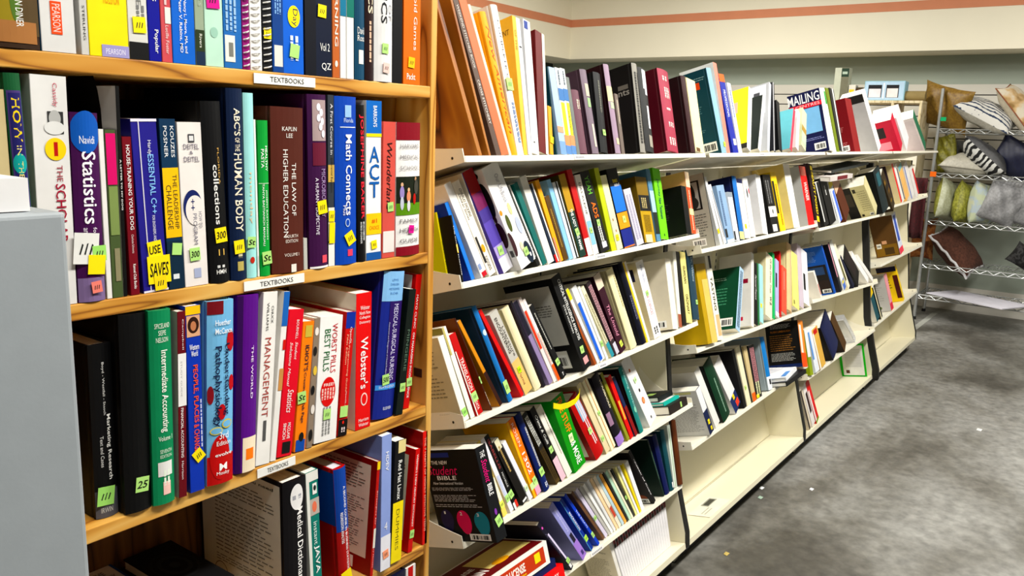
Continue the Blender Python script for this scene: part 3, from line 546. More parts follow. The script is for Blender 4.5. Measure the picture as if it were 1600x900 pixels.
row([
 (150, 136, 541, 'black marketing textbook with a grey foot, at left end', '0d0d0f', dict(xr=194, hc=True, d=.2, yo=.018, tx=[('Boyd - Westfall - Stasch', 'e6e6e4', .6, .9, .45, .58), ('Marketing Research', 'f2f2ee', .22, .6, .55, .78, 'vb'), ('Text and Cases', 'e6e6e4', .3, .48, .28, .42), ('IRWIN', 'c8c8c4', .03, .06, .2, .7, 'h')], sp=[(0, .16, '55565e')], st=[(.13, 'a4dc7c', .4, 1.6)])),
 (196, 184, 494, 'plain wide black hardback with one pale sticker', '08080a', dict(xr=239, hc=True, d=.22, st=[(.14, G1, .6, 1.3, "25")])),
 (240, 231, 487, 'green accounting textbook with white lettering', '138054', dict(xr=273, hc=True, d=.21, yo=-.005, tx=[('SPICELAND', 'e8f2e4', .91, .935, .2, .9, 'h'), ('SEPE', 'e8f2e4', .875, .9, .35, .7, 'h'), ('NELSON', 'e8f2e4', .84, .865, .25, .8, 'h'), ('Intermediate Accounting', 'f2f8ee', .38, .8, .35, .75, 'vb'), ('Volume 1', 'f2f8ee', .335, .36, .25, .9, 'h'), ('SEVENTH', 'dceede', .27, .29, .3, .85, 'h'), ('EDITION', 'dceede', .245, .262, .3, .85, 'h')], sp=[(.15, .225, 'e4e4e2', .2, .85), (.05, .12, 'f0c8c0', .4, .75)], sl=[(.1, .18, .4, .75, 2, 'e8f2e4')])),
 (280, 277, 488, 'maroon accounting study guide with white middle band', '6e0e1e', dict(xr=296, d=.2, yo=-.008, fc='a8a8a6', w=.017, sp=[(.5, .78, 'efedec')], tx=[('FINANCIAL ACCOUNTING', 'f2eaea', .22, .49, .3, .62, 'vb'), ('Campbell', 'f2eaea', .8, .96, .5, .72), ('STUDY GUIDE', 'a8a6a6', .55, .74, .3, .5), ('Harrison', 'f2eaea', .1, .2, .35, .6)])),
 (298, 289, 480, 'blue world geography textbook with portrait and red-orange lettering', '1b3ab4', dict(xr=320, d=.19, yo=-.006, sp=[(.955, 1, 'f2c41a'), (.84, .95, 'd8a888', .05, .95)], el=[(.5, .9, .009, .012, '3a1c12'), (.5, .895, .0045, .007, 'b87a5a')], tx=[('Western', 'f2f4fa', .77, .8, .2, .85, 'hb'), ('World', 'f2f4fa', .735, .765, .3, .75, 'hb'), ('PEOPLE, PLACES', 'f0603a', .38, .69, .35, .72, 'vb'), ('& CHANGE', 'f0603a', .22, .37, .35, .72, 'vb')], sl=[(.24, .5, .8, .95, 1, 'd8dcf0')], st=[(.2, Y1, .6, 1.1, None, .6)])),
 (323, 323, 472, 'light blue pathophysiology textbook with red cell pictures', '7ab4dc', dict(xr=363, d=.21, hc=True, yo=-.006, sp=[(.93, 1, '7a1c24', 0, .55), (.0, .16, 'b01a20')], el=[(.85, .78, .007, .016, 'b0242a'), (.9, .55, .005, .012, 'b0242a'), (.1, .5, .005, .014, '8a2028'), (.5, .4, .007, .012, 'b0242a'), (.45, .15, .0165, .035, 'b8151c'), (.3, .3, .01, .006, 'e0cf6a'), (.7, .33, .009, .007, 'd8c45a'), (.3, .3, .0085, .0045, '7ab4dc'), (.7, .33, .0075, .005, '7ab4dc')], tx=[('Huether', 'f2f6fa', .87, .9, .25, .85, 'hb'), ('McCance', 'f2f6fa', .825, .855, .25, .9, 'hb'), ('Understanding', '14204e', .38, .77, .55, .8, 'vb'), ('Pathophysiology', '14204e', .32, .76, .18, .48, 'vb'), ('3rd', 'f8fafa', .25, .29, .4, .75, 'h'), ('Edition', 'f8fafa', .215, .24, .3, .85, 'h'), ('evolve', 'f8fafa', .155, .175, .25, .9, 'hb'), ('M', 'fafafa', .075, .115, .4, .7, 'hb'), ('Mosby', 'fafafa', .045, .07, .3, .8, 'h')])),
 (366, 371, 463, 'thick purple spine with a cream label at the foot', '5e148c', dict(xr=398, d=.21, hc=True, sp=[(0, .2, 'f0e2c8', .3, 1), (.07, .135, 'f0803a', .45, .85), (0, 1, '3c0c5c', 0, .22)], tx=[('THE WORLD', 'e8d8f2', .42, .72, .62, .74, 'vb')])),
 (399, 412, 457, 'white management textbook with thin red serif lettering', 'f1efeb', dict(xr=421, d=.2, tx=[('CHUCK', '2a2a2a', .82, .92, .6, .76), ('WILLIAMS', '2a2a2a', .78, .94, .28, .44), ('MANAGEMENT', 'a8504a', .28, .74, .25, .68)], sp=[(.14, .26, '565656', .4, .62)])),
 (422, 444, 456, 'thin white spine with blue top right of management textbook', 'f0eeea', dict(xr=431, d=.19, sp=[(.8, 1, '2a62b0'), (.42, .55, 'c8905a', .3, 1), (.66, .72, 'c8302a', .5, 1)])),
 (432, 452.5, 484, 'crimson statistics solutions manual with white script lettering', 'd8203a', dict(xr=458, d=.17, tx=[('BOURNELL', 'f8e8e8', .8, .93, .55, .72), ('Student', 'f8eeee', .66, .78, .58, .76, 'vi'), ('Solutions Manual', 'f8eeee', .48, .78, .24, .42, 'vi'), ('Statistics', 'faf2f2', .3, .46, .35, .75, 'vi'), ('MCCLAVE', 'faf0f0', .12, .23, .55, .75, 'vb'), ('SINCICH', 'faf0f0', .12, .23, .25, .45, 'vb')], sp=[(.02, .1, '1a1a1a', .3, .85)])),
 (459, 474, 503, 'orange web-page guide with black lettering', 'f0872a', dict(xr=478, d=.17, pg='f4f0e2', tx=[("IDIOT'S", '241c3a', .62, .82, .35, .7, 'vb'), ('Creating a', '241c3a', .42, .61, .35, .6, 'vb'), ('Web Page', '241c3a', .22, .41, .35, .65, 'vb')], sp=[(.88, .97, 'c8b45a', .25, .85), (.0, .09, '1f4ea8', .1, .9)], el=[(.55, .11, .005, .008, '1a1a1a')], st=[(.42, G1, .3, 1.2, 'St')])),
 (479, 492, 498, 'narrow photo spine with pills, left of the white pill guide', '8a7a6a', dict(xr=489, d=.17, fc='c8b8a0', el=[(.5, .9, .004, .007, 'ece4dc'), (.4, .75, .004, .008, '2a2420'), (.6, .6, .004, .008, 'e0c060'), (.4, .45, .004, .008, '1a1818'), (.6, .3, .004, .008, 'e8e0d8'), (.5, .1, .004, .01, '1c1a1a')])),
 (490, 501, 496, 'thick white pill guide with red seal and green lettering', 'f4f2f0', dict(xr=525, d=.19, tx=[('WORST PILLS', 'c02430', .55, .94, .55, .78), ('BEST PILLS', '206a34', .57, .9, .22, .48), ('FREE!', 'f8e8e4', .445, .47, .3, .75, 'hb')], el=[(.5, .4, .0165, .026, 'd02a24')], sl=[(.34, .43, .2, .8, 5, 'f0c8c0'), (.05, .28, .3, .7, 3, '8a8a88')], st=[(.22, G1, .5, 1.1)])),
 (527, 542, 488, 'red programming guide with blue top and black foot', 'c4161c', dict(xr=554, d=.18, sp=[(.87, 1, '1c34a4'), (0, .135, '120a0a')], tx=[('OpenGL', 'f8ece6', .74, .88, .45, .72), ('Programming Guide', 'f4c8a8', .36, .73, .42, .62), ('Fifth Edition', 'f4c8a8', .58, .82, .2, .36), ('OpenGL ARB', 'f8ece6', .2, .36, .5, .64)], st=[(.2, G1, .45, 1.2, '|50')], sl=[(.03, .07, .3, .8, 2, 'e8d8d8')], el=[(.5, .11, .002, .003, 'e03a2a')])),
 (555, 557, 460, 'red dictionary with large white lettering and torn head', 'dc1e1e', dict(xr=580, d=.18, w=.037, fc='e4ded0', tx=[('Webster', 'fbf4f2', .88, .91, .25, .85, 'h'), ('Ninth New', 'fbf4f2', .845, .87, .2, .9, 'h'), ('Collegiate', 'fbf4f2', .81, .835, .2, .9, 'h'), ('Dictionary', 'fbf4f2', .775, .8, .2, .9, 'h'), ("Webster's", 'fbf6f4', .3, .68, .3, .78, 'vb'), ('Merriam', 'fbf2f0', .055, .08, .2, .85, 'h'), ('Webster', 'fbf2f0', .02, .045, .2, .85, 'h')], el=[(.55, .22, .008, .012, 'f4dcd6'), (.55, .22, .006, .0095, 'dc1e1e')])),
 (581, 600, 424, 'dark blue nursing textbook with light blue top band', '1f2d94', dict(xr=616, d=.21, hc=True, yo=.008, sp=[(.8, 1, '8cbce8'), (.2, .8, '32186e', .35, 1), (.2, .235, '4a90dc')], tx=[('LEWIS', '4a7ab0', .935, .95, .35, .65, 'h'), ('DIRKSEN', '4a7ab0', .905, .92, .3, .7, 'h'), ('HEITKEMPER', '4a7ab0', .875, .89, .25, .75, 'h'), ('BUCHER', '4a7ab0', .845, .86, .32, .68, 'h'), ('MEDICAL-SURGICAL NURSING', 'd8d4ee', .26, .78, .55, .78), ('Assessment and Management of Clinical Problems', 'c0c4e8', .3, .66, .34, .42), ('EIGHTH EDITION', 'e8f0fa', .21, .227, .15, .9, 'h'), ('ELSEVIER', 'e8ecf8', .06, .08, .4, .8, 'h')], st=[(.27, G1, .4, 1.2, '500')])),
 (618, 640, 452, 'thin dark green spine right of the nursing textbook', '101c16', dict(xr=629, d=.19, tx=[('MINGERIE', '5a7060', .35, .68, .35, .7)], st=[(.22, G1, .5, 1)])),
 (630, 651, 429, 'slim red health book with white lettering at right end', 'c01818', dict(xr=651, d=.2, w=.016, yo=.015, fc='c01818', fb=[(.05, .95, .3, .99, 'ece8e4')], tx=[('MAYO CLINIC', 'faf0ee', .6, .85, .35, .68), ('ON MANAGING INCONTINENCE', 'faf0ee', .08, .57, .35, .68, 'vb')], st=[(.2, G1, .5, 1)])),
], wz(2), 0, hmax=0.281, where='on the third wooden shelf', group=WG, yo=.0, base_name='textbook')

row([
 (446, 441, 757, 'black medical dictionary with white disc and a grey printed back', '0e0a10', dict(xr=481, d=.235, hc=True, fc='1a161c', fb=[(.03, .97, .03, .97, 'd8d6cc')], ft=[('Everything you need', '3a3a38', .1, .8, .91, .94, 'b')], fl=[(.1, .9, .75, .88, 5, '6a6862'), (.12, .8, .3, .72, 14, '7a7872'), (.2, .8, .22, .28, 3, '6a6862')], fe=[(.75, .12, .02, .022, '55534e'), (.75, .12, .0185, .0205, 'd8d6cc')], bc=[(.12, .4, .04, .1)], el=[(.55, .88, .0135, .023, 'f0eeee')], tx=[('Medical Dictionary', 'f8f6f4', .25, .8, .45, .8, 'vb')], sl=[(.865, .895, .3, .8, 2, 'a8a8b0')])),
 (487, 477, 741, 'teal and white programming book', '18766a', dict(xr=505, d=.19, fc='e9e8e2', sp=[(0, 1, 'e9e8e2', 0, .25), (.93, 1, 'e9e8e2'), (.68, .8, 'b8b0a8', .25, 1), (.83, .91, 'f2f2ee', .5, .85)], el=[(.6, .74, .005, .01, 'e07a60'), (.68, .875, .003, .005, '1a2a28')], tx=[('instant', 'e4f4f0', .46, .63, .45, .75), ('JAVA', 'f6fbfa', .24, .45, .4, .85, 'vb')])),
 (531, 520, 735, 'red and blue business statistics textbook with torn head', 'a31420', dict(xr=549, d=.2, hc=True, yo=-.004, fc='b81420', fb=[(0, .45, .55, .97, '1f4aa8')], sp=[(.5, 1, '1c46a4')], tx=[('A SECOND COURSE IN BUSINESS STATISTICS', 'f4f0f0', .15, .85, .6, .8, 'vb'), ('REGRESSION ANALYSIS', 'f4f0f0', .4, .65, .28, .48, 'vb')], st=[(.12, Y1, .5, 1.6, '|USED')], pg='d8d8e0')),
 (578, 590, 722, 'dark red strategy book with a cream printed back', 'b22a22', dict(xr=593, d=.19, yo=-.006, fc='8c1a1c', fb=[(.08, .95, .14, .95, 'e6e0d0')], fl=[(.14, .88, .72, .93, 8, '6a665c'), (.14, .88, .2, .66, 22, '75716a')], bc=[(.25, .8, .02, .12)], sp=[(.93, 1, 'f0d020'), (.25, .42, 'e8e4d8', .2, .9)], tx=[('Strategies for', 'f8eae4', .45, .75, .35, .65), ('Terry Morton', 'f8eae4', .08, .3, .35, .62)])),
 (594, 597, 683, 'lavender blue psychology textbook with white foot', '8ea0d8', dict(xr=609, d=.2, yo=-.008, fc='7c90cc', sp=[(0, .26, 'e8e8f0')], tx=[('HDEV', 'f4f6fc', .74, .88, .4, .7, 'vb'), ('4', 'f0f2fa', .3, .36, .35, .65, 'h')], st=[(.12, 'f0a080', .5, 1)])),
 (610, 618, 691, 'black and yellow computing guide', '141416', dict(xr=626, d=.18, yo=-.004, sp=[(0, .5, 'f4de16'), (.9, 1, 'e8d8a0', .3, 1)], tx=[('Red Hat Linux', 'f4f4f0', .52, .84, .35, .7, 'vb'), ('DUMMIES', '6a6424', .1, .44, .35, .65, 'v')])),
 (637, 650, 703, 'red dictionary with cream panel on its back', 'c8181c', dict(xr=660, d=.17, w=.013, fc='c8181c', fb=[(.1, .93, .1, .93, 'e8e0c8')], ft=[("WEBSTER'S", '7a2a2a', .14, .6, .78, .83, 'b'), ('DICTIONARY', '7a2a2a', .14, .6, .7, .75, 'b')], fl=[(.15, .85, .4, .62, 6, '8a8272')], bc=[(.15, .35, .14, .24)], tx=[("WEBSTER'S II NEW CENTURY DICTIONARY", 'faeeea', .25, .95, .3, .65, 'vb')], st=[(.18, G1, .5, 1)])),
 (660, 661, 676, 'orange-red self-help book at the right end', 'd8341e', dict(xr=667, d=.18, fc='a81c18', tx=[('THE 7 HABITS OF HIGHLY EFFECTIVE TEENS', 'f6b8a0', .12, .95, .3, .65)])),
], wz(3), 0, hmax=0.273, where='on the fourth wooden shelf', group=WG, yo=.0, base_name='textbook')

row([(0, None, 0, 'navy hardback top peeping up', '14163a', dict(X=-.207, w=.066, h=.272, d=.18, hc=True)),
     (0, None, 0, 'white and red book top right of the navy one', 'ece8e6', dict(X=-.138, w=.028, h=.27, d=.17, sp=[(.9, 1, 'c0202a', .2, .7)]))],
    wz(4), 0, 'on the lowest wooden shelf', group=WG, yo=.003, base_name='textbook')
def srow(key, entries, where, group, **kw): row(entries, SH[key][0], SH[key][1], where, group, pitch=AB if key == 'base' else AL, **kw)
# ---- top metal tier
T1 = 'on the top metal shelf'
srow('S1', [
 (748, 680, 0, 'wood-grained brown board leaning leftmost', 'a5661c', dict(h=.325, w=.012, d=.15, name='wooden_board')),
 (764, 704, 0, 'second wood-grained brown board right of the leftmost board', '8f5216', dict(h=.335, w=.016, d=.15, name='wooden_board')),
 (776, 708, 0, 'leaning grey-brown spine with white lettering, left of salmon one,', '5d4a40', dict(h=.33, d=.15, tx=[('WEEKEND STITCHED BOOK', 'd8d0c8', .55, .95, .3, .7), ('CROSS STITCHERY', 'e8e0d8', .2, .48, .3, .7)])),
 (784, 717, 0, 'salmon pink leaning spine', 'c9714f', dict(h=.33, d=.15)),
 (796, 729, 0, 'thin white and peach leaning spine', 'f0dcc4', dict(h=.32, d=.15)),
 (800, 749, 18, 'orange cookbook with red script title', 'eda94a', dict(d=.15, hc=True, tx=[('New American', 'c0502a', .15, .9, .3, .75, 'vi')])),
 (809, 766, 7, 'white leaning hardback with grey lettering and green sticker', 'e4e4e2', dict(d=.15, hc=True, tx=[('COMPLETE G', '6a6a70', .5, .9, .35, .62)], sl=[(.08, .35, .3, .7, 2, '4a6aa0')], st=[(.47, G1, .5, 1.6)])),
 (819, 800, 24, 'pale orange paperback with a wide orange face', 'efb95a', dict(d=.15, fc='eab255', ft=[('CURRENT', '7a5a2a', .1, .6, .87, .91)], tx=[('OF THE', '9a7a3a', .75, .9, .3, .7)])),
 (826, 806, 27, 'narrow white ring binder', 'd7d8da', dict(d=.15, name='ring_binder', tx=[('I', '2a2a30', .78, .79, .2, .8, 'h')])),
 (832, 817, 29, 'wide white ring binder with blue tape at the head', 'dcdcdd', dict(d=.15, name='ring_binder', sp=[(.93, .99, '1c3c96', .1, .6), (.08, .09, '6a6a6a', .3, .5)])),
 (843, 836, 46, 'dark red slim hardback with cream pages showing', '6e0f14', dict(d=.15, xr=857, pg='efe6d0', sp=[(0, 1, 'efe6d6', .72, 1)])),
 (860, 856, 165, 'short orange-yellow paperback with yellow price sticker', 'e3a640', dict(d=.12, st=[(.3, Y1, .6, 1)])),
 (870, 855, 104, 'dark teal thin spine left of the pale blue one', '154553', dict(d=.15)),
 (877, 857, 104, 'pale blue thin spine', 'a9c0da', dict(d=.15, sp=[(0, .15, '7a9ccc'), (.25, .32, 'f0a080')])),
 (886, 867, 105, 'white and yellow study guide with blue band, left twin,', 'e8eaea', dict(d=.15, sp=[(.62, .76, '3c6ea8'), (.2, .6, 'f4e21c', .2, .9), (.1, .22, 'f0936a'), (0, .1, '5a82b8')], sl=[(.8, .97, .3, .7, 1, '4a5a6a')])),
 (894, 875, 106, 'white and yellow study guide with blue band, right twin,', 'e8eaea', dict(d=.15, sp=[(.62, .76, '3c6ea8'), (.2, .6, 'eee04a', .3, .9), (.1, .22, 'f0936a'), (0, .1, '5a82b8')], sl=[(.8, .97, .3, .7, 1, '4a5a6a'), (.3, .5, .4, .6, 1, '3a3a20')])),
 (902, 884, 120, 'thin grey speckled spine', '6f7470', dict(d=.14)),
 (907, 892, 140, 'shorter plum-brown hardback with cream lettering', '6e4a56', dict(d=.12, hc=True, xr=918, sl=[(.7, .85, .3, .8, 2, 'd8c8b8')])),
 (926, 905, 108, 'mauve-grey clothbound hardback with faded labels', '7a6c78', dict(d=.15, hc=True, fc='4c3844', xr=936, sp=[(.68, .83, 'c0b8a8', .25, .8), (.55, .66, '9cc08a', .3, .7), (.08, .35, 'd0c8b8', .35, .6)])),
 (939, 926, 112, 'black leather-bound hardback with gilt spots', '121416', dict(d=.15, hc=True, xr=950, sl=[(.5, .9, .3, .6, 1, '6a6a60')], st=[(.25, G1, .5, .9)])),
 (962, 942, 100, 'lilac-spined hardback with a dark maroon face', '9f8a9c', dict(d=.15, hc=True, fc='2c0a12', xr=970, sp=[(.58, .75, 'dad2a8'), (.5, .57, 'b8cca8', .2, .8), (.1, .17, 'd8c8a8', .3, .8)])),
 (972, 960, 146, 'short grey-brown spine with cream lettering', '6c6058', dict(d=.13, xr=977, sl=[(.5, .9, .3, .7, 1, 'd8ccb8')])),
 (1001, 986, 98, 'large black hardback with worn grey spine', '8f8c84', dict(d=.15, hc=True, fc='151312', xr=1009, ft=[('nts', '9a968e', .1, .35, .66, .72, 'b')], fb=[(.12, .35, .73, .78, '6a665e')], sl=[(.1, .9, .1, .9, 2, '3a3834')])),
 (1010, 995, 104, 'black ribbed leather book with peeling white patches', '2a2b2c', dict(d=.15, hc=True, xr=1022, sp=[(.75, .98, 'e2e2e6', .35, .85), (.68, .9, 'd8d8e0', .5, .8), (.28, .55, 'e2e2e6', .5, .75), (.06, .2, '9a9488', .4, .85)])),
 (1044, 1026, 106, 'burgundy hardback with white lettering', '9c3a4c', dict(d=.15, hc=True, fc='5c0f1e', xr=1060, sl=[(.86, .92, .25, .7, 2, 'f0d8d0'), (.65, .78, .3, .75, 3, 'f0e0d8'), (.5, .53, .2, .8, 1, 'f0e0d8'), (.3, .36, .3, .8, 3, 'f0e0d8'), (.08, .17, .2, .8, 3, 'f0e0d8')])),
 (1080, 1063, 118, 'dark maroon hardback with gilded cream edges', '3a0a10', dict(d=.15, hc=True, fc='26070c', xr=1087, sp=[(0, 1, 'e6d8b0', .72, 1)])),
 (1088, 1072, 121, 'cream-yellow spine between maroon and teal hardbacks', 'efe6b8', dict(d=.15, xr=1101, sp=[(0, .05, '6a4a2a', .1, .5)])),
 (1128, 1103, 106, 'dark teal hardback with orange sticker and barcode', '8fb4cc', dict(d=.155, hc=True, fc='0f4552', xr=1135, fl=[(.1, .5, .88, .93, 2, '8fb0b4'), (.3, .6, .5, .6, 4, '5a8088'), (.3, .55, .28, .32, 2, '5a8088')], fb=[(.25, .5, .78, .86, 'e2542a')], bc=[(.08, .5, .04, .15)], st=[(.1, 'c8e86a', .6, 1)])),
 (1136, 1114, 97, 'large thin white book with pink-red edge', 'e88a7a', dict(d=.155, fc='e9e9e4', xr=1143)),
 (1146, 1122, 115, 'blue spine with orange head', '1a2ca8', dict(d=.15, xr=1154, sp=[(.9, 1, 'e86a2a'), (.1, .18, 'e8ecf0', .4, .9)], tx=[('PROFESSIONAL', 'e8ecf8', .45, .8, .3, .7)])),
 (1155, 1136, 129, 'slim white spine with small blue lettering', 'e4e4ea', dict(d=.14, xr=1160, sl=[(.5, .9, .3, .7, 1, '4a5aa8')])),
 (1167, 1170, 135, 'yellow book cover with small portrait', 'efeee8', dict(d=.13, fc='f4e726', xr=1173, fb=[(.0, 1, 0, .08, '1c1c14'), (.3, .7, .6, .78, 'd8b0a0'), (.3, .75, .15, .32, 'efeacc')], fe=[(.5, .68, .014, .018, '8a5040')], yo=-.01)),
 (1184, 1192, 148, 'dark green photo cover with white edge leaning right', 'e9e9e7', dict(d=.12, fc='18251e', w=.022, fb=[(.3, .8, .15, .5, '2c3c32'), (.6, .9, .5, .9, '0c120e')], yo=-.006)),
 (1199, 1202, 128, 'tall white and grey spine', 'cfd4de', dict(d=.15, fc='b4b6ba', xr=1203, w=.02, fb=[(.1, .9, .55, .98, 'e0e4ec'), (.3, .5, .78, .88, '4a4a50')])),
 (1209, 1207, 128, 'thin black and white spine', '2a2a30', dict(d=.15, w=.018, sp=[(0, 1, 'd8d8dc', .1, .4)])),
 (1218, 1213, 156, 'plain black shorter spine left of aqua cover', '101014', dict(d=.14, w=.03)),
 (1234, 1240, 169, 'aqua cover with coral red spine', 'e0485a', dict(d=.14, fc='6fb9c4', w=.02, yo=-.012, fb=[(.7, .95, .1, .4, 'b0a060'), (.75, .9, .6, .75, 'e8d030')])),
 (1243, 1246, 170, 'pink and white paperback left of the cream-green one', 'ecd8d8', dict(d=.13, w=.03, yo=-.012)),
 (1252, 1254, 168, 'cream and green small paperback', 'cfd6b0', dict(d=.13, xr=1259, yo=-.01, sp=[(.4, .55, 'a88a4a'), (.1, .4, 'b8ccb0')])),
 (1297, 1280, 137, 'navy directory cover with big white capital lettering', 'e9e9e4', dict(d=.165, fc='10164e', xr=1303, yo=-.01, fb=[(.1, .72, .33, .73, '7fb2dc'), (.0, .98, .74, .81, 'd8263c')], ft=[('MAILING', 'f4f4f6', .04, 1.0, .82, .97, 'b'), ('CENTRES', 'f2ccd0', .06, .8, .755, .8)], fl=[(.1, .8, .22, .27, 2, '8a90c8')], bc=[(.08, .42, .05, .16)])),
 (1303, 1284, 137, 'white spine with green corner patch', 'ece9e2', dict(d=.15, sp=[(.75, .95, '2f9a3a', .2, .9)], xr=1307)),
 (1308, 1290, 137, 'olive green spine right of the white green-cornered one', '6f7e2a', dict(d=.15, xr=1312)),
 (1313, 1296, 137, 'black and white striped thin spines', '2c2c2c', dict(d=.15, xr=1319, sp=[(0, 1, 'dcdcd8', .5, .8)])),
 (1336, 1320, 153, 'dark red cover with barcode leaning on white pages', '8c1420', dict(d=.15, fc='78101c', xr=1345, fb=[(.6, .96, .5, .9, '220608')], fl=[(.2, .8, .4, .5, 4, 'c07a7a'), (.2, .6, .16, .22, 2, 'c07a7a')], bc=[(.15, .5, .04, .14)])),
 (1373, 1347, 146, 'silver grey cover with black head band', 'e6e6e4', dict(d=.16, fc='a9a9ab', xr=1379, fb=[(0, 1, .86, .99, '1a1a1c')])),
 (1408, 1392, 187, 'crimson cover with black picture square', 'c01440', dict(d=.15, fc='b0123a', xr=1414, fb=[(.35, .85, .5, .82, '1a1418'), (.25, .85, .12, .36, 'e08a98')])),
 (1417, 1400, 184, 'white spine right of crimson cover', 'e8e2e4', dict(d=.15, xr=1427)),
 (1446, 1427, 184, 'grey-white cover with dark green edge', '1e6a4a', dict(d=.15, fc='c9c0c2', xr=1451, fb=[(.08, .9, .05, .93, 'bdb2b6')])),
], T1, 'books on the top metal shelf', dmax=.15)

